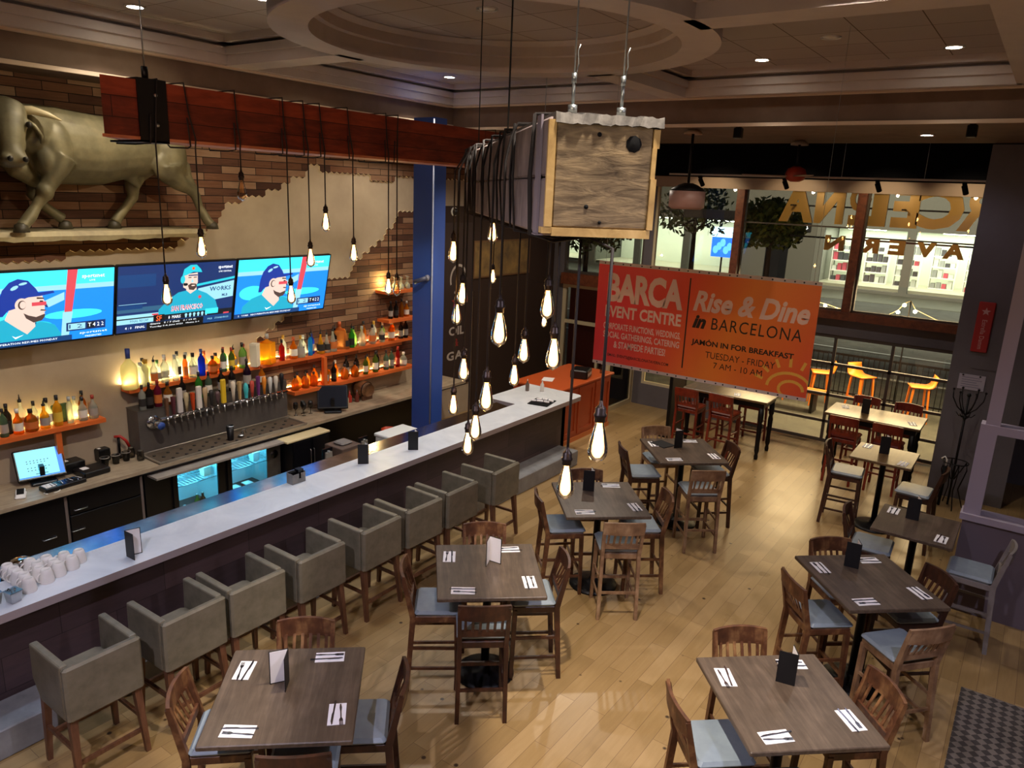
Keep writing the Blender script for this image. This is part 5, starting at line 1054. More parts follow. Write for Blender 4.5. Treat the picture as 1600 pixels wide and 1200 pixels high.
# ================================================================== BANNER
def banner():
    x0, x1, y, z0, z1 = -4.18, -1.74, 7.58, 2.39, 3.58; W, Hh = x1-x0, z1-z0
    t = thing('banner', 'orange and red vinyl banner with white lettering hanging across the room', 'banner', ((x0+x1)/2, y, z0))
    m, nt, bs = _new('banner vinyl'); v = coords(nt, (1, 1, 1)); sx = N(nt, 'ShaderNodeSeparateXYZ'); nt.links.new(v, sx.inputs[0])
    ad = N(nt, 'ShaderNodeMath', operation='MULTIPLY_ADD'); ad.inputs[1].default_value = .41; ad.inputs[2].default_value = .5; nt.links.new(sx.outputs[0], ad.inputs[0])
    zz = N(nt, 'ShaderNodeMath', operation='MULTIPLY_ADD'); zz.inputs[1].default_value = -.18; nt.links.new(sx.outputs[2], zz.inputs[0]); nt.links.new(ad.outputs[0], zz.inputs[2])
    nt.links.new(ramp(nt, zz.outputs[0], [(.0, 'e83e42'), (.28, 'e85236'), (.55, 'ee8630'), (.8, 'e8702e'), (1, 'e45434')]), bs.inputs['Base Color']); bs.inputs['Roughness'].default_value = .32
    MB().box(-W/2, W/2, -.003, .003, 0, Hh).build('sheet', m, t)
    b = MB()
    for a, c_, d, e in ((-W/2, W/2, 0, .035), (-W/2, W/2, Hh-.035, Hh)): b.box(a, c_, -.006, -.0032, d, e)
    for k in range(22): x = -W/2+.06+(W-.12)*k/21+random.uniform(-.02, .02); b.cyl((x, -.0075, .018), (x, -.006, .018), .009, n=8, mi=1); b.cyl((x+.02, -.0075, Hh-.018), (x+.02, -.006, Hh-.018), .009, n=8, mi=1)
    b.build('hem', [flat('white hem', 'c9bcb8', .6), M['black']], t)
    MW, MK, MY = flat('banner white print', 'e6c6b8', .4), flat('banner black print', '1c100c', .4), flat('banner yellow print', 'e8b44a', .4)
    b = MB(); Pt = lambda u, v: (u-W/2, -.0036, v)
    put_text(b, 'BARCA', Pt, .13, .74, .92, .33, 0, bold=.045, spacing=.95); put_text(b, 'EVENT CENTRE', Pt, .12, .565, .93, .135, 0, bold=.03)
    put_text(b, 'CORPORATE FUNCTIONS, WEDDINGS,', Pt, .11, .415, .95, .085, 0, bold=.02); put_text(b, 'SOCIAL GATHERINGS, CATERING', Pt, .115, .315, .94, .085, 0, bold=.02); put_text(b, '& STAMPEDE PARTIES!', Pt, .26, .215, .64, .08, 0, bold=.02)
    put_text(b, 'EMAIL: EVENTS@BARCELONATAVERN.COM', Pt, .19, .10, .76, .045, 1, bold=.015)
    b.add([Pt(1.105, .12), Pt(1.12, .12), Pt(1.12, 1.1), Pt(1.105, 1.1)], [(0, 1, 2, 3)], 1)
    put_text(b, 'Rise & Dine', Pt, 1.17, .76, 1.2, .22, 0, bold=.035, shear=.25); put_text(b, 'in', Pt, 1.18, .58, .15, .14, 1, bold=.05, shear=.3); put_text(b, 'BARCELONA', Pt, 1.39, .585, .93, .125, 1, shear=.05, spacing=1.15)
    put_text(b, 'JAMÓN IN FOR BREAKFAST', Pt, 1.19, .385, 1.08, .09, 1, bold=.03); put_text(b, 'TUESDAY - FRIDAY', Pt, 1.36, .275, .74, .07, 1); put_text(b, '7 AM - 10 AM', Pt, 1.46, .175, .52, .065, 1)
    def stroke(pts, w_):
        for (ax, ay), (bx, by) in zip(pts, pts[1:]):
            dx, dy = bx-ax, by-ay; l = math.hypot(dx, dy) or 1; nx, ny = -dy/l*w_/2, dx/l*w_/2
            b.add([Pt(max(0, min(W, u)), max(.036, min(Hh, v_))) for u, v_ in ((ax+nx, ay+ny), (ax-nx, ay-ny), (bx-nx, by-ny), (bx+nx, by+ny))], [(0, 1, 2, 3)], 2)
    c_ = (2.26, .10)
    stroke([(c_[0]+.22*math.cos(a), c_[1]+.16*math.sin(a)) for a in [PI*(.0+.1*k) for k in range(11)]], .03); stroke([(c_[0]+.12*math.cos(a)+.02, c_[1]+.09*math.sin(a)-.01) for a in [PI*(.1*k) for k in range(14)]], .03)
    for a in (.3, .75, 1.2, 1.6, 2.0, 2.45, 2.85): stroke([(c_[0]+.28*math.cos(a), c_[1]+.22*math.sin(a)), (c_[0]+.37*math.cos(a), c_[1]+.31*math.sin(a))], .03)
    b.build('lettering', [MW, MK, MY], t)
    for x in (-W/2+.08, W/2-.08): MB().cyl((x, 0, Hh-.01), (x, 0, 5.85-z0), .0018, n=5).build('hanging_wire', M['wire'], t)
banner()
# ================================================================== TABLES AND CHAIRS
M['table_top'] = wood('grey brown table top', '40342a', '55473a', '69594b', sc=(9, .8, 9), scale=3, rough=.38, bmp=.05, blotch=.3)
M['table_pale'] = wood('pale wooden table top', '4a3822', '624b30', '7a6040', sc=(9, .8, 9), scale=3, rough=.3, bmp=.05)
M['seat'] = mottled('blue grey vinyl', [(.3, '7c8994'), (.7, '909da6')], 5, rough=.38, spec=.5)
WD = {'dark': wood('dark chair timber', '24130c', '3a2015', '5a3521', sc=(5, 5, 1.2), rough=.4, blotch=.5), 'worn': wood('worn chair timber', '33190e', '5c3822', '9a7148', sc=(4, 4, 1.2), rough=.45, blotch=.6),
      'pale': wood('rubbed pale chair timber', '5a4030', '88694e', 'ad9070', sc=(4, 4, 1.2), rough=.5, blotch=.6), 'red': wood('red stained chair timber', '4a140a', '6e2010', '8a3018', sc=(5, 5, 1.2), rough=.4, blotch=.4), 'grey': mottled('pale grey ghost chair', [(.3, '77706c'), (.7, '8d8682')], 6, rough=.5)}  # grey kind: a ghost image's pale, see-through look put into solid colour
def make_chair(kind, label, seat=None):
    """bar height slat back chair; origin on the floor under the seat, faces local +y"""
    t = thing('bar_chair', label, 'chair', (0, 0, 0), 0, 'slat back bar chairs'); m = WD[kind]; W_, D_ = .205, .2
    b = MB(); b.box(-.215, .215, -.18, .225, .735, .785, 0, None, .022); o = b.build('seat', seat or M['seat'], t)
    b = MB(); b.box(-.2, .2, -.19, .205, .67, .733, 0, None, .006); b.build('seat_frame', m, t)
    for s in (-1, 1):
        b = MB(); b.beam((s*.185, .185, .70), (s*.2, .2, 0), .042, .042, 0, (0, 1, 0), .034, .034); b.build('leg', m, t)
        b = MB(); b.beam((s*.2, -.24, 0), (s*.19, -.19, .72), .034, .04, 0, (0, 1, 0), .036, .05); b.beam((s*.19, -.19, .715), (s*.2, -.275, 1.10), .036, .05, 0, (0, 1, 0), .030, .032); b.build('leg', m, t)
    b = MB(); nn = 10; vs = []; fs = []
    for k in range(nn+1):
        u = -1+2*k/nn; x = .212*u; y = -.262-.035*(1-u*u); zt = 1.115+.012*(1-u*u)
        vs += [(x, y+.012, .985), (x, y-.012, .985), (x, y-.022, zt), (x, y+.002, zt)]
    for k in range(nn):
        for i in range(4): fs.append((k*4+i, k*4+(i+1) % 4, (k+1)*4+(i+1) % 4, (k+1)*4+i))
    fs += [(3, 2, 1, 0), tuple(nn*4+i for i in range(4))]; b.add(vs, fs, 0); b.build('top_rail', m, t)
    b = MB(); b.beam((-.19, -.212, .825), (.19, -.212, .825), .022, .055); b.build('lower_rail', m, t)
    for k in range(6):
        u = -1+2*(k+.5)/6; b = MB(); b.beam((.178*u, -.218, .84), (.178*u, -.258-.033*(1-u*u), 1.0), .022, .010, 0, (0, 1, 0)); b.build('slat', m, t)
    for s in (-1, 1):
        for z in (.22, .42): b = MB(); b.beam((s*.192, -.225, z), (s*.196, .19, z), .018, .026); b.build('stretcher', m, t)
    b = MB(); b.beam((-.195, .195, .26), (.195, .195, .26), .024, .034); b.build('stretcher', m, t); b = MB(); b.beam((-.19, -.22, .30), (.19, -.22, .30), .018, .026); b.build('stretcher', m, t)
    return t
PROTO = {}
def chair(x, y, face, kind, label, seat=None, group='slat back bar chairs'):
    rz = math.atan2(face[1], face[0])-PI/2; key = (kind, seat.name if seat else '')
    if key not in PROTO: PROTO[key] = make_chair(kind, label, seat); PROTO[key].location = (x, y, 0); PROTO[key].rotation_euler.z = rz; PROTO[key]['group'] = group
    else: dup(PROTO[key], (x, y, 0), rz, label, group)
def make_table(label, wx, wy, m, group):
    t = thing('bar_table', label, 'table', (0, 0, 0), 0, group)
    MB().box(-wx/2, wx/2, -wy/2, wy/2, 1.015, 1.05, 0, None, .006).build('table_top', m, t)
    MB().lathe([(.038, .03), (.038, 1.0), (.14, 1.0), (.14, 1.015)], n=18).build('column', M['iron'], t)
    MB().lathe([(.27, 0), (.27, .018), (.22, .035), (.06, .055), (.045, .09)], n=28).build('base', M['iron'], t); return t
# place settings
NAP = MB(); NAP.box(-.055, .055, -.10, .10, 0, .003); FRK = MB(); KNF = MB()
FRK.prism([(-.004, -.095), (.004, -.095), (.0075, -.06), (.004, -.02), (.004, .035), (.011, .05), (.012, .065), (-.012, .065), (-.011, .05), (-.004, .035), (-.004, -.02), (-.0075, -.06)], 'z', .0, .004)
for q in range(4): FRK.box(-.012+.0064*q, -.0087+.0064*q, .063, .1, .0005, .0035)
KNF.prism([(-.006, -.11), (.006, -.11), (.005, .0), (.009, .02), (.009, .085), (.001, .115), (-.005, .11), (-.005, .0)], 'z', 0, .004)
SET = {}
def item(name, mb, m, x, y, z, rz, label, cat, group, part):
    t = thing(name, label, cat, (x, y, z), rz, group)
    if name not in SET: SET[name] = mb.build(part, m, t).data
    else: o = bpy.data.objects.new(part, SET[name]); C.objects.link(o); o.parent = t
def setting(x, y, rz, where, z=1.05, flip=False):
    c_, s_ = math.cos(rz), math.sin(rz); L = lambda u, v: (x+u*c_-v*s_, y+u*s_+v*c_)
    item('napkin', NAP, M['napkin'], x, y, z+.0008, rz, 'white napkin under fork and knife, '+where, 'napkin', 'white napkins on the tables', 'cloth')
    a = random.uniform(-.12, .12); u, v = L(-.024, random.uniform(-.02, .01)); item('fork', FRK, M['cutlery'], u, v, z+.0042, rz+a+(PI if flip else 0), 'steel fork on the napkin, '+where, 'fork', 'forks on the napkins', 'fork_body')
    u, v = L(.022, random.uniform(-.025, .015)); item('knife', KNF, M['cutlery'], u, v, z+.0042, rz-a*.7, 'steel knife on the napkin, '+where, 'knife', 'knives on the napkins', 'knife_body')
TH = math.radians(42); e1 = Vector((math.cos(TH), math.sin(TH))); e2 = Vector((math.sin(TH), -math.cos(TH)))
TPR = {}
def place_table(cx, cy, rz, name, wx, wy, m, key, sides, menu=(.0, .05, .6)):
    label = name+', square with a black pedestal'
    if key not in TPR: TPR[key] = make_table(label, wx, wy, m, 'square pedestal tables'); t = TPR[key]; t.location = (cx, cy, 0); t.rotation_euler.z = rz
    else: dup(TPR[key], (cx, cy, 0), rz, label)
    a1 = Vector((math.cos(rz), math.sin(rz))); a2 = Vector((math.sin(rz), -math.cos(rz)))   # a2 = towards the camera
    for sd in sides:
        if sd == 'far': p = -a2*(wy/2-.12)+a1*.22; r_ = rz+PI/2+PI; q = p
        elif sd == 'near': p = a2*(wy/2-.12)-a1*.24; r_ = rz+PI/2
        elif sd == 'left': p = -a1*(wx/2-.12)-a2*.24; r_ = rz
        else: p = a1*(wx/2-.12)+a2*.24; r_ = rz+PI
        setting(cx+p.x, cy+p.y, r_+random.uniform(-.1, .1), '%s side of the %s' % (sd, name), flip=random.random() < .4)
    if menu:
        p = a1*menu[0]+a2*menu[1]; dup(MENU, (cx+p.x, cy+p.y, 1.05), menu[2], 'black folded menu standing on the '+name, 'menus on the tables')
NM = ['front left table', 'second left table', 'third left table', 'fourth left table']
LT = [(-3.565, 2.67), (-3.56, 4.82), (-3.59, 6.88), (-3.54, 9.07)]
LM = [(-.02, -.12, math.radians(185)), (.02, -.16, math.radians(-120)), (-.02, -.2, math.radians(82)), (.02, -.1, math.radians(110))]
for (x, y), nm, me in zip(LT, NM, LM): place_table(x, y, TH, nm, .915, .965, M['table_top'], 'sq', ('far', 'near', 'left', 'right'), me)
RN = ['front right table', 'second right table']
for (x, y), nm, me in zip([(-.93, 4.71), (-.82, 6.87)], RN, [(.12, -.12, math.radians(66)), (.02, -.2, math.radians(61))]): place_table(x, y, TH, nm, .9, .96, M['table_top'], 'sq', ('far', 'near', 'left', 'right'), me)
place_table(-.66, 8.53, 0, 'small table against the partition', .76, .82, M['table_top'], 'sm', ('left', 'right'), (.0, -.12, math.radians(58)))
place_table(-1.36, 10.81, 0, 'small golden table near the pillar', .76, .78, M['table_pale'], 'pl', ('left', 'right'), (.04, -.05, math.radians(70)))
o = thing('closed_menu', 'closed dark menu lying flat on the fourth table of the left row', 'menu', (-3.85, 9.1, 1.051), TH+.5); MB().box(-.11, .11, -.13, .13, 0, .008).build('cover', M['menu_cover'], o)

S = 'at the %s side of the %s'
CH = []
rails = {0: ((-4.06, 3.21), (-4.09, 2.21), (-3.05, 3.2), (-3.03, 2.28)), 1: ((-4.07, 5.41), (-4.08, 4.31), (-3.1, 5.35), (-3.15, 4.25)), 2: ((-4.07, 7.38), (-4.08, 6.41), (-3.0, 7.36), (-3.0, 6.38)), 3: ((-4.16, 9.58), (-4.14, 8.5), (-3.03, 9.55), (-2.91, 8.4))}
kinds = {0: ('worn', 'worn', 'dark', 'dark'), 1: ('worn', 'worn', 'dark', 'dark'), 2: ('worn', 'worn', 'worn', 'pale'), 3: ('pale', 'dark', 'dark', 'pale')}
faces = (e2, e1, -e1, -e2); sides = ('far', 'left', 'right', 'near')
WORDS = {'dark': 'dark brown slat back bar chair', 'worn': 'worn brown slat back bar chair', 'pale': 'pale rubbed slat back bar chair', 'red': 'red stained slat back bar chair'}
for ti in range(4):
    for k in range(4):
        r_ = Vector(rails[ti][k]); f_ = faces[k]; kd = kinds[ti][k]; p = r_+f_*.27
        a = random.uniform(-.06, .06); f2 = Vector((f_.x*math.cos(a)-f_.y*math.sin(a), f_.x*math.sin(a)+f_.y*math.cos(a)))
        chair(p.x, p.y, f2, kd, WORDS[kd]+' '+S % (sides[k], NM[ti]))
for rl, k, kd, ti in (((-1.43, 5.23), 0, 'worn', 0), ((-1.42, 4.2), 1, 'worn', 0), ((-.4, 5.23), 2, 'worn', 0), ((-.67, 4.1), 3, 'dark', 0), ((-1.27, 7.38), 0, 'worn', 1), ((-1.33, 6.33), 1, 'worn', 1), ((-.3, 7.31), 2, 'dark', 1)):
    p = Vector(rl)+faces[k]*(.2 if k == 1 and ti == 0 else .1 if k == 3 else .27); chair(p.x, p.y, faces[k], kd, WORDS[kd]+' '+S % (sides[k], RN[ti]))
f_ = Vector((-.77, .64)); p = Vector((-.24, 6.25))+f_*.27
chair(p.x, p.y, f_, 'pale', 'pale rubbed slat back bar chair turned away, between the two right tables')
chair(-1.05, 8.38, Vector((1, .05)), 'dark', 'dark brown bar chair at the left of the table against the partition')
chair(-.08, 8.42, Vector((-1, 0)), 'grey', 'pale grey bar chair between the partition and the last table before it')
chair(-1.78, 10.66, Vector((1, .1)), 'dark', 'dark brown bar chair at the left of the golden window table')
chair(-.88, 10.48, Vector((-1, .05)), 'dark', 'dark brown bar chair at the right of the golden window table')
# ---- long tables with turned legs by the windows and their red chairs
def long_table(cx, cy, wx, wy, label):
    t = thing('farm_table', label, 'table', (cx, cy, 0), 0, 'long tables by the windows'); MB().box(-wx/2, wx/2, -wy/2, wy/2, 1.01, 1.05, 0, None, .008).build('table_top', M['table_pale'], t)
    MB().box(-wx/2+.06, wx/2-.06, -wy/2+.06, wy/2-.06, .92, 1.009).build('apron', M['iron'], t)
    for sx in (-1, 1):
        for sy in (-1, 1):
            b = MB(); b.lathe([(.03, 0), (.036, .05), (.026, .1), (.042, .16), (.036, .3), (.045, .6), (.03, .66), (.045, .7), (.045, .92)], (sx*(wx/2-.1), sy*(wy/2-.1), 0), 12); b.build('leg', M['iron'], t)
long_table(-4.18, 12.72, 1.5, .8, 'long wooden table with black turned legs beyond the banner, left one')
long_table(-1.85, 12.88, 1.4, .82, 'long wooden table with black turned legs by the pillar and window')
WS = wood('red chair seat', '5a1c0e', '7a2a14', '94401f', rough=.35)
for x, y, f_, lb in ((-4.72, 12.25, (0, 1), 'red bar chair below the banner, beside the dark board'), (-4.1, 12.28, (.05, 1), 'red bar chair below the banner, beside the black turned leg'), (-4.6, 13.3, (0, -1), 'red bar chair on the window side of the long table below the banner, left one'), (-3.95, 13.32, (0, -1), 'red bar chair on the window side of the long table below the banner, right one'),
                     (-2.17, 12.4, (0, 1), 'red bar chair before the long table by the pillar, left one'), (-1.55, 12.42, (0, 1), 'red bar chair before the long table by the pillar, right one'), (-2.15, 13.5, (0, -1), 'red bar chair on the window side of the long table by the pillar, left one'), (-1.5, 13.5, (0, -1), 'red bar chair on the window side of the long table by the pillar, right one')):
    chair(x, y, f_, 'red', lb, WS, 'red chairs at the long tables')
dup(MENU, (-1.95, 12.85, 1.05), math.radians(45), 'black folded menu standing on the long table by the pillar', 'menus on the tables')
for x, y, lb in ((-2.35, 13.05, 'left end of the long table by the pillar'), (-1.3, 12.75, 'right end of the long table by the pillar'), (-4.0, 12.5, 'middle of the long table below the banner')): setting(x, y, .3, lb)
# ---- other room things
t = thing('menu_board', 'tall dark standing board beside the red chairs', 'board', (-5.2, 12.75, 0)); MB().box(-.025, .025, -.3, .3, .02, 1.35).build('panel', flat('slate', '2c2926', .5), t); b = MB(); b.box(-.03, .03, -.33, -.3, 0, 1.38); b.box(-.03, .03, .3, .33, 0, 1.38); b.box(-.03, .03, -.3, .3, 1.35, 1.38); b.box(-.18, .18, -.33, -.3, 0, .03); b.box(-.18, .18, .3, .33, 0, .03); b.build('frame', M['iron'], t)
t = thing('coat_stand', 'black iron coat stand with curled hooks before the grey pillar', 'coat stand', (-.61, 12.3, 0))
b = MB(); b.cyl((0, 0, .05), (0, 0, 1.72), .016, n=10); b.sphere((0, 0, 1.74), .03); b.sphere((0, 0, 1.4), .03, 10, 6); b.build('pole', M['iron'], t)
for k in range(6):
    a = 2*PI*k/6; c_, s_ = math.cos(a), math.sin(a); b = MB(); b.tube([(.01*c_, .01*s_, 1.45), (.12*c_, .12*s_, 1.55), (.19*c_, .19*s_, 1.68), (.2*c_, .2*s_, 1.79)], .009, 6); b.sphere((.2*c_, .2*s_, 1.8), .018, 8, 6); b.tube([(.01*c_, .01*s_, 1.42), (.08*c_, .08*s_, 1.42), (.12*c_, .12*s_, 1.47)], .007, 6); b.build('hook', M['iron'], t)
b = MB(); b.tube([(.17*math.cos(2*PI*k/20), .17*math.sin(2*PI*k/20), .72) for k in range(20)], .008, 6, closed=True); b.build('ring', M['iron'], t)
for k in range(4):
    a = 2*PI*k/4+.4; c_, s_ = math.cos(a), math.sin(a); b = MB(); b.tube([(.02*c_, .02*s_, .45), (.15*c_, .15*s_, .72), (.17*c_, .17*s_, .6), (.1*c_, .1*s_, .3), (.2*c_, .2*s_, .02)], .009, 6); b.build('leg', M['iron'], t)
t = thing('umbrella', 'dark umbrella with a white curved handle standing in the coat stand', 'umbrella', (-.72, 12.24, .03)); MB().cyl((0, 0, 0), (0, 0, .62), .02, .035, n=10).build('folded_canopy', M['matte_black'], t); MB().tube([(0, 0, .62), (0, 0, .72), (-.03, 0, .76), (-.07, -.0, .72)], .011, 8).build('handle', M['white'], t)
t = thing('wall_sign', 'red sign with a white star and vertical lettering on the grey pillar', 'sign', (-.63, 12.8, 2.3)); MB().box(-.105, .105, -.04, -.002, 0, .74, bev=.01).build('board', flat('red sign', '9c1f20', .4), t)
b = MB(); Ps = lambda u, v: (u, -.041, v); b.add([Ps(.0+(.06 if k % 2 == 0 else .025)*math.sin(PI*k/5), .60+(.06 if k % 2 == 0 else .025)*math.cos(PI*k/5)) for k in range(10)], [tuple(range(10))], 0)
vs, fs, _ = text_geo('Estrella Damm'); b.add([Ps(-.025+.06*c_, .48-.43*a) for a, c_ in vs], fs, 0); b.build('lettering', flat('sign white', 'c49a94', .5), t)
t = thing('notice', 'white notice sheet taped to the grey pillar above the coat stand', 'notice', (-.64, 12.8, 1.72)); MB().box(-.17, .17, -.012, -.002, 0, .23).build('sheet', flat('notice paper', 'aaa6b4', .7), t); b = MB()
for k in range(5): b.box(-.13, .13-.03*(k % 3), -.0128, -.0121, .04+.035*k, .048+.035*k)
b.build('lines', flat('notice print', '6c6a80', .7), t); b = MB(); b.cyl((-.12, -.02, .215), (-.12, -.012, .215), .014, n=8); b.cyl((.1, -.02, .215), (.1, -.012, .215), .014, n=8); b.build('pins', M['black'], t)
t = thing('security_camera', 'small bullet security camera on the blue column', 'camera', (-7.5, 8.37, 3.0)); MB().cyl((0, -.002, 0), (0, -.03, 0), .045, n=14).build('mount', flat('camera mount', '9aa0b4', .4), t); MB().cyl((0, -.03, 0), (-.02, -.09, -.01), .014, n=8).build('arm', M['dark_steel'], t); MB().cyl((.02, -.07, 0), (-.16, -.13, -.07), .034, n=14).build('body', flat('camera body', '44485c', .4), t)
t = thing('dome_camera', 'small dark dome camera on the wall right of the blue column', 'camera', (-9.0, 10.7, 3.9)); MB().cyl((.002, 0, 0), (.04, 0, 0), .08, n=16).build('base', M['white'], t); MB().sphere((.05, 0, 0), .065, sc=(1, 1, 1)).build('dome', M['black'], t)
# chairs and a blue bench glimpsed past the partition
for x, y, c, lb in ((.9, 11.0, '1c1c22', 'black dining chair seen past the partition'), (1.5, 11.6, '7a2a18', 'red brown dining chair seen past the partition'), (1.0, 12.4, '2f5fae', 'bright blue dining chair seen past the partition')):
    o = thing('dining_chair', lb, 'chair', (x, y, 0), .3); m_ = flat('far chair %s' % c, c, .5); MB().box(-.24, .24, -.24, .24, .45, .5, bev=.01).build('seat', m_, o); MB().box(-.24, .24, .2, .24, .5, 1.0, bev=.01).build('backrest', m_, o)
    for sx in (-1, 1):
        for sy in (-1, 1): MB().box(sx*.2-.02, sx*.2+.02, sy*.2-.02, sy*.2+.02, 0, .449).build('leg', m_, o)
t = thing('dining_table', 'dark dining table seen past the partition', 'table', (.9, 10.2, 0)); MB().box(-.5, .5, -.4, .4, .72, .76).build('table_top', M['table_top'], t); MB().cyl((0, 0, .02), (0, 0, .719), .05).build('column', M['iron'], t); MB().cyl((0, 0, 0), (0, 0, .02), .25, n=20).build('base', M['iron'], t)

# ---- ceiling fan, track lights over the window bay
def fan(x, y, ztop, zh, label, col):
    t = thing('ceiling_fan', label, 'ceiling fan', (x, y, zh)); MB().lathe([(.13, 0), (.13, .03), (.06, .07), (.0, .07)], (0, 0, ztop-zh-.07), 20, caps=False).build('canopy', flat('fan canopy %s' % col, 'a89884', .5), t)
    MB().cyl((0, 0, .1), (0, 0, ztop-zh-.03), .02, n=10).build('downrod', M['iron'], t); MB().lathe([(.05, .14), (.13, .1), (.16, .02), (.13, -.06), (.07, -.09)], n=20).build('motor', flat('fan motor %s' % col, col, .45), t)
    for k in range(4):
        a = PI/2*k+.5; R_ = Matrix.Rotation(a, 4, 'Z'); b = MB(); b.box(.14, .8, -.07, .07, -.015, -.005, 0, R_); b.build('blade', flat('fan blade', '8c7460', .5), t)
t = thing('drum_fixture', 'dull pink drum shaped fixture on a long black rod right of the box beam', 'ceiling fixture', (-4.35, 10.3, 4.16)); MB().lathe([(.13, 0), (.13, .03), (.06, .07), (0, .07)], (0, 0, 1.01), 20, caps=False).build('canopy', flat('pale canopy', 'b8a490', .5), t); MB().cyl((0, 0, .3), (0, 0, 1.05), .02, n=10).build('rod', M['iron'], t); MB().lathe([(.06, .36), (.14, .33), (.24, .27), (.24, .255)], n=20).build('dark_cap', M['iron'], t); MB().lathe([(.2, 0), (.25, .03), (.25, .25), (.05, .26)], n=24).build('drum', flat('dull pink metal', 'a8857c', .45), t)
fan(-3.45, 12.3, 5.24, 4.72, 'red hubbed ceiling fan before the street windows', 'a03018')
t = thing('track_rail', 'pale lighting track with black heads above the street windows', 'lighting track', (-3.0, 13.3, 4.72)); MB().box(-3.0, 2.2, -.02, .02, 0, .03).build('rail', flat('pale rail', 'a8a29c', .4), t)
for k, x in enumerate((-2.4, -.9, .55, 1.75)):
    b = MB(); b.box(x-.03, x+.03, -.03, .03, -.05, 0); b.cyl((x, 0, -.06), (x+.03, .08, -.17), .04, n=12); b.build('track_head', M['matte_black'], t); light('track', 'SPOT', (x-2.97, 13.41, 4.52), 9, (1, .74, .42), (x-3.0, 14.8, 3.9), .03, 110, .5)
for x in (-2.6, 0, 1.2): MB().cyl((x, 0, .03), (x, 0, .979), .004, n=5).build('hanger', M['wire'], t)
for x, y, lb in ((-3.55, 9.85, 'small black speaker under the lower ceiling step, left one'), (-.95, 9.85, 'small black speaker under the lower ceiling step, right one')):
    o = thing('speaker', lb, 'speaker', (x, y, 5.24)); MB().box(-.05, .05, -.05, .05, -.16, -.03, bev=.008).build('case', M['black'], o); MB().box(-.03, .03, -.03, .03, -.031, -.001).build('bracket', M['iron'], o); MB().box(-.04, .04, -.052, -.0505, -.15, -.04).build('grille', M['matte_black'], o)
# ================================================================== STREET OUTSIDE
M['asphalt'] = mottled('pavement and road', [(.3, '3c3d38'), (.7, '55564c')], 2, rough=.8)
b = MB().box(-40, 16, 14.4, 48, -.14, -.02); struct('street', b, M['asphalt'])
b = MB(); b.box(-30, 16, 24.6, 24.75, -.02, .0); b.box(-30, 16, 21.0, 21.12, -.02, .0); struct('road_marking', b, flat('road paint', 'aeb4b0', .7))
b = MB().box(-36, 16, 38.0, 47.0, -.02, .0); struct('kerb', b, flat('far pavement', '6a6c5c', .8))
# lit shop across the road
SHX = emit('lit shop interior', 'd8e2c0', .55)
def shop(x0, x1, label, glow, y=42.0, sill=.15, head=3.2, top=8.5, wallc='74746a'):
    t = thing('shop_building', label, 'building', ((x0+x1)/2, y, 0)); w_ = (x1-x0)/2; d = 4.0
    b = MB(); b.box(-w_, w_, 0, .3, 0, sill); b.box(-w_, w_, 0, .3, head, top); n_ = 3
    for k in range(n_+1): x = -w_+(2*w_-.4)*k/n_; b.box(x, x+.4, 0, .3, sill, head)
    b.box(-w_, w_, d, d+.2, 0, top); b.box(-w_, -w_+.2, .3, d, 0, top); b.box(w_-.2, w_, .3, d, 0, top); b.box(-w_, w_, .3, d, head+.1, head+.3); b.build('facade', flat(label[:14], wallc, .7), t)
    MB().box(-w_+.2, w_-.2, .3, d, -.02, .3).build('shop_floor', flat('shop floor', 'a8a68e', .5), t)
    MB().box(-w_+.25, w_-.25, d-.05, d-.01, .3, head).build('back_wall', flat('shop wall', 'd4dcc8', .6), t)
    for k in range(3): x = -w_+(2*w_)*(k+.5)/3; MB().box(x-.9, x+.9, 1.0, 1.25, head-.06, head+.05).build('ceiling_strip', emit('shop strip', 'f4ffe0', 12), t)
    light('shop', 'AREA', ((x0+x1)/2, y+2, head-.1), glow, (.95, 1, .8), ((x0+x1)/2, y+2, 0), shape=(2*w_-1, 3), parent=t)
    MB().box(-w_+.1, w_-.1, .14, .16, sill, head).build('shop_glass', M['glass'], t); return t
s1 = shop(-10.3, 3.0, 'shop across the street with bright white display shelves', 520)
s2 = shop(-24.0, -14.2, 'shop across the street with pale green walls and a blue poster', 170, wallc='5c5e54')
t = thing('plain_building', 'plain grey building between the two lit shops', 'building', (-12.25, 42, 0)); MB().box(-1.94, 1.94, 0, 4, 0, 8.5).build('wall', flat('plain grey render', '68665c', .8), t); MB().box(-.6, .6, -.05, 0, .05, 2.4).build('dark_door', M['black'], t)
s3 = shop(-36, -24.1, 'dim shop front across the street at the far left', 260, wallc='46443c')
for k in range(7):
    x = -9.2+1.6*k; o = thing('display_shelf', 'white shop display shelf across the street, %s from the left' % num(k), 'shelf', (x, 44.0+.6*(k % 2), .301), 0, 'shop display shelves'); b = MB()
    for z in (0, .55, 1.1, 1.65, 2.2): b.box(-.55, .55, -.25, .25, z, z+.05)
    b.box(-.58, -.55, -.25, .25, 0, 2.25); b.box(.55, .58, -.25, .25, 0, 2.25); b.build('rack', M['white'], o)
    g = MB()
    for z in (.05, .6, 1.15, 1.7):
        for q in range(4): h_ = random.uniform(.2, .42); g.box(-.5+.26*q, -.3+.26*q, -.15, .15, z, z+h_, random.choice((0, 0, 0, 1, 1, 3, 3, 2)))
    g.build('goods', [flat('goods a', '8c8f8c', .6), flat('goods b', '3a3c40', .6), flat('goods c', 'b84a5a', .6), flat('goods d', 'c4c8c0', .6)], o)
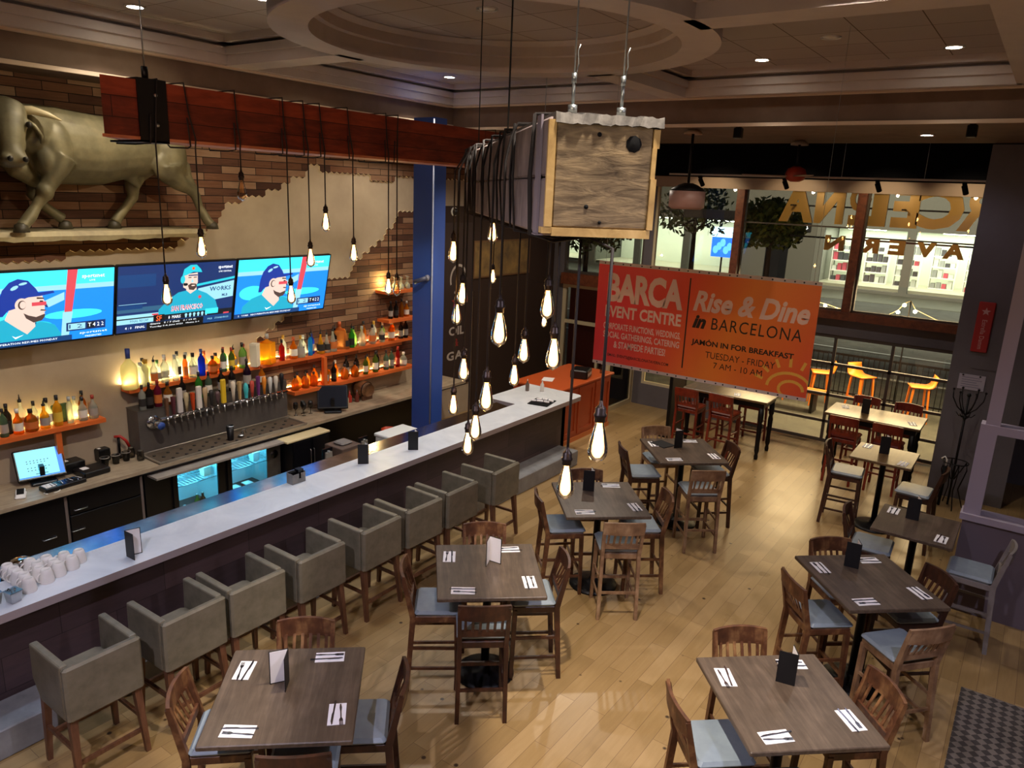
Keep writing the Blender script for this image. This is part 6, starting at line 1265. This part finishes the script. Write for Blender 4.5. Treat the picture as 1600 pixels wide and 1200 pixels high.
t = thing('poster', 'bright blue lit poster in the shop window across the street', 'poster', (-15.2, 41.4, .1)); MB().box(-.05, .05, .31, .34, -.1, 1.1).build('stand', M['iron'], t); MB().box(-.65, .65, .3, .35, 1.1, 2.75).build('panel', emit('blue poster', '1c5cf0', 1.6), t); MB().box(-.7, .75, .29, .299, 2.2, 2.75).build('header', emit('poster header', 'b8ecff', 1.8), t); b = MB()
for k in range(5): b.sphere((-.4+.2*k, .29, 1.5+.2*(k % 3)), .16, 8, 6, sc=(1, .05, 1.4))
b.build('figures', emit('poster figures', '5ab0ff', 1.2), t)
for x, w_, s, lb, col in ((-13.2, .9, 'FLUEVOG', 'small white shop name on the building across the street', 'e8ece4'), (-11.3, .7, 'bend B', 'small lit shop name beside the tree across the street', 'e8ece4')):
    t = thing('shop_sign', lb, 'sign', (x, 41.9, 3.1)); MB().box(-w_, w_, -.05, .099, -.2, .25).build('board', M['black'], t); b = MB(); put_text(b, s, lambda u, v: (u, -.053, v), -w_*.8, -.1, w_*1.6, .25, 0); b.build('lettering', emit('sign '+s, col, 2), t)
# lettering fixed outside the windows, read backwards from inside
M['gold'] = flat('gold letters', 'dcb058', .35, .1)
def letters(word, y, z, hgt, widths, xs, label, cut=None):
    for ch, x, w_ in zip(word, xs, widths):
        vs, fs, _ = text_geo(ch, bold=.05); b = MB(); n0 = len(vs)
        P2 = [(-(a-.5)*w_, c_*hgt) for a, c_ in vs]
        b.add([(u, -.03, v) for u, v in P2]+[(u, .03, v) for u, v in P2], [f for f in fs]+[tuple(i+n0 for i in f[::-1]) for f in fs], 0)
        ed = {}
        for f in fs:
            for i in range(len(f)): ed[(f[i], f[(i+1) % len(f)])] = 1
        for (i, j) in ed:
            if (j, i) not in ed: b.f.append([i, j, j+n0, i+n0]); b.m.append(0); b.sm.append(False)
        z_, h_ = (z, hgt)
        if word == 'BARCELONA' and ch == 'O': b.v = [(u*.8, yy, .24+v*.62) for u, yy, v in b.v]; y_ = y-.08
        else: y_ = y
        t = thing('sign_letter', 'gold letter %s of the word %s, read backwards through the window' % (ch, word), 'letter', (x, y_, z), 0, label)
        if word == 'BARCELONA' and ch == 'A': t['label'] = 'gold letter A of BARCELONA outside the window, ' + ('the end of the word' if xs.index(x) == 8 else ('the second letter' if xs.index(x) == 1 else 'another'))
        b.build('letter_body', M['gold'], t)
    x0, x1 = min(xs)-.3, max(xs)+.3
XS = [-.10, -.62, -1.16, -1.67, -2.20, -2.80, -2.93, -3.45, -4.03]
letters('BARCELONA', 14.75, 3.97, .72, [.44, .56, .46, .70, .42, .62, .44, .50, .62], XS, 'gold letters of the upper window word')
letters('TAVERN', 14.75, 3.50, .27, [.26, .32, .32, .26, .30, .34], [-.95, -1.36, -1.78, -2.24, -2.68, -3.28], 'gold letters of the lower window word')
o = thing('sign_rail', 'thin dark rails carrying the gold letters outside the windows', 'rail', (-2.2, 14.8, 3.6)); b = MB(); b.box(-1.9, 1.9, -.012, .012, .1, .13); b.box(-1.9, 1.9, -.012, .012, .66, .69); b.build('rail', M['iron'], o)
for x in (-1.85, 0, 1.85): MB().box(x-.012, x+.012, -.4, -.012, .66, .69).build('bracket', M['iron'], o)
# patio: railing, orange stools, string lights
t = thing('railing', 'black picket railing round the street patio', 'railing', (-2.5, 18.2, -.02)); b = MB(); b.box(-5, 4.5, -.02, .02, .98, 1.03); b.box(-5, 4.5, -.02, .02, .1, .14); b.build('rails', M['iron'], t); b = MB()
for k in range(86): x = -4.95+.11*k; b.box(x-.008, x+.008, -.008, .008, 0, 1.0)
b.build('pickets', M['iron'], t)
t = thing('patio_bench', 'orange wooden bench on the street patio beside the banner corner', 'bench', (-4.5, 16.4, -.02)); M['patio'] = wood('patio board', 'a85a20', 'c87830', 'd89048', rough=.5)
for y in (-.15, 0, .15): MB().box(-1.1, 1.1, y-.06, y+.06, .43, .47).build('board', M['patio'], t)
for x in (-.9, .9): MB().box(x-.03, x+.03, -.2, .2, 0, .429).build('leg', M['iron'], t)
ST = None
def orange_stool(label):
    t = thing('patio_stool', label, 'stool', (0, 0, 0), 0, 'orange patio stools'); m_ = M['orange_seat']; b = MB(); nn = 12; vs = []; fs = []
    for k in range(nn+1):
        u = k/nn; y = .2-.42*min(u/.62, 1) if u < .62 else -.22-.06*((u-.62)/.38); z = .76+(0 if u < .5 else .24*((u-.5)/.5)**1.4)
        wv = .2 if u < .7 else .2-.02*(u-.7)/.3
        vs += [(-wv, y, z), (wv, y, z), (wv, y-.012, z-.025), (-wv, y-.012, z-.025)]
    for k in range(nn):
        for i in range(4): fs.append((k*4+i, k*4+(i+1) % 4, (k+1)*4+(i+1) % 4, (k+1)*4+i))
    fs += [(3, 2, 1, 0), tuple(nn*4+i for i in range(4))]; b.add(vs, fs, 0, True); b.build('seat_shell', m_, t)
    for sx in (-1, 1):
        for sy in (-1, 1): MB().beam((sx*.16, sy*.14, .73), (sx*.2, sy*.19, 0), .04, .04, 0, (0, 1, 0), .028, .028).build('leg', m_, t)
    b = MB()
    for sx in (-1, 1): b.beam((sx*.185, -.17, .28), (sx*.185, .17, .28), .02, .025)
    b.beam((-.18, .175, .25), (.18, .175, .25), .02, .025); b.build('footrest', m_, t); return t
for k, (x, y, r_) in enumerate(((-3.68, 17.1, 1.9), (-2.88, 17.35, -2.2), (-1.75, 17.25, 1.9), (-4.6, 17.1, 1.7))):
    lb = 'orange patio stool outside the windows, %s' % ('left of the mullion', 'middle one with a round hole below the mullion', 'right one beside the pillar', 'hidden behind the banner edge', 'beyond the railing, left', 'beyond the railing, middle', 'beyond the railing, right')[k]
    if ST is None: ST = orange_stool(lb); ST.location = (x, y, -.02); ST.rotation_euler.z = r_
    else: dup(ST, (x, y, -.02), r_, lb)
M['string_bulb'] = emit('string light', 'ffd890', 60)
t = thing('string_lights', 'string of warm bulbs hung over the patio', 'string lights', (-2.6, 17.4, 2.1)); pts = [(-2.2, 0, .3), (-1.6, 0, .12), (-1.27, 0, .09), (-1.02, 0, .03), (-.5, 0, -.06), (.0, 0, .0), (.17, .1, .12), (.27, .1, .28), (.38, .1, .34), (.5, 0, .18), (.9, 0, .02), (1.25, 0, -.02), (1.6, .1, .05), (2.2, 0, .3)]
b = MB(); b.tube(pts, .007, 5); b.build('cable', flat('cream cable', 'c8b890', .6), t)
for k in (2, 3, 6, 7, 9, 11, 12): x, y, z = pts[k]; MB().sphere((x, y, z-.045), .036, 10, 6).build('bulb', M['string_bulb'], t)
for x in (-2.2, .38, 2.2): MB().cyl((x, .1 if x == .38 else 0, -2.12), (x, .1 if x == .38 else 0, .34), .015, n=6).build('pole', M['iron'], t)
light('string', 'AREA', (-2.4, 16.6, 2.6), 300, (1, .72, .36), (-2.4, 16, 0), shape=(6, 1.5), parent=t)
# trees
M['leaf'] = mottled('street tree leaves', [(.3, '2c4018'), (.7, '5a7030')], 3, rough=.7); M['bark'] = flat('tree bark', '3a3026', .9)
def tree(x, y, zc, rad, n, label, seed):
    R_ = random.Random(seed); t = thing('street_tree', label, 'tree', (x, y, -.02)); b = MB(); b.tube([(0, 0, 0), (.05, .05, 1.5), (0, .1, zc)], [.12, .09, .05], 8)
    for k in range(14): a = R_.uniform(0, 6.3); e = R_.uniform(-.4, .9); l = rad*R_.uniform(.5, .95); b.tube([(0, .1, zc-.6+.1*k/2), (l*.5*math.cos(a), l*.5*math.sin(a), zc-.3+l*.3*e), (l*math.cos(a), l*math.sin(a), zc-.2+l*.8*e)], [.03, .02, .006], 5)
    b.build('trunk', M['bark'], t); f = MB()
    for k in range(n):
        a = R_.uniform(0, 6.3); rr = rad*R_.uniform(.25, 1.0)**.6; e = R_.uniform(-.75, 1); c_ = Vector((rr*math.cos(a)*math.sqrt(1-min(.98, e*e)), rr*math.sin(a)*math.sqrt(1-min(.98, e*e)), zc+rr*.85*e)); 
        d1 = Vector((R_.uniform(-1, 1), R_.uniform(-1, 1), R_.uniform(-1, 1))).normalized()*.10; d2 = d1.cross(Vector((R_.uniform(-1, 1), R_.uniform(-1, 1), R_.uniform(-1, 1)))).normalized()*.045
        f.add([c_-d1, c_+d2, c_+d1, c_-d2], [(0, 1, 2, 3)], 0)
    o = f.build('foliage', M['leaf'], t); o['kind'] = 'stuff'
tree(-5.75, 18.9, 3.75, .85, 1900, 'green street tree before the gold letter A', 3); tree(-7.9, 19.3, 4.0, 1.05, 620, 'sparse street tree left of the orange window post', 5); tree(-11.3, 19.5, 3.4, 1.2, 1500, 'street tree seen through the far left window', 8)
t = thing('parked_car', 'red parked car across the street seen through the far left window', 'car', (-19.5, 28.5, -.02), .0); b = MB(); b.prism([(-2.1, .3), (2.1, .3), (2.15, .75), (1.3, .85), (.8, 1.35), (-.9, 1.4), (-1.5, .9), (-2.1, .8)], 'y', -.8, .8); b.build('body', flat('red car', 'b02a20', .3), t)
for x in (-1.3, 1.3):
    for y in (-.75, .75): MB().cyl((x, y-.1, .32), (x, y+.1, .32), .32, n=18).build('wheel', M['matte_black'], t)
b = MB(); b.box(-.8, .7, -.805, -.801, .9, 1.28); b.build('side_window', M['black'], t)
light('street', 'AREA', (-6, 27, 9), 1900, (1, .9, .66), (-6, 40, 2.5), shape=(14, 3))
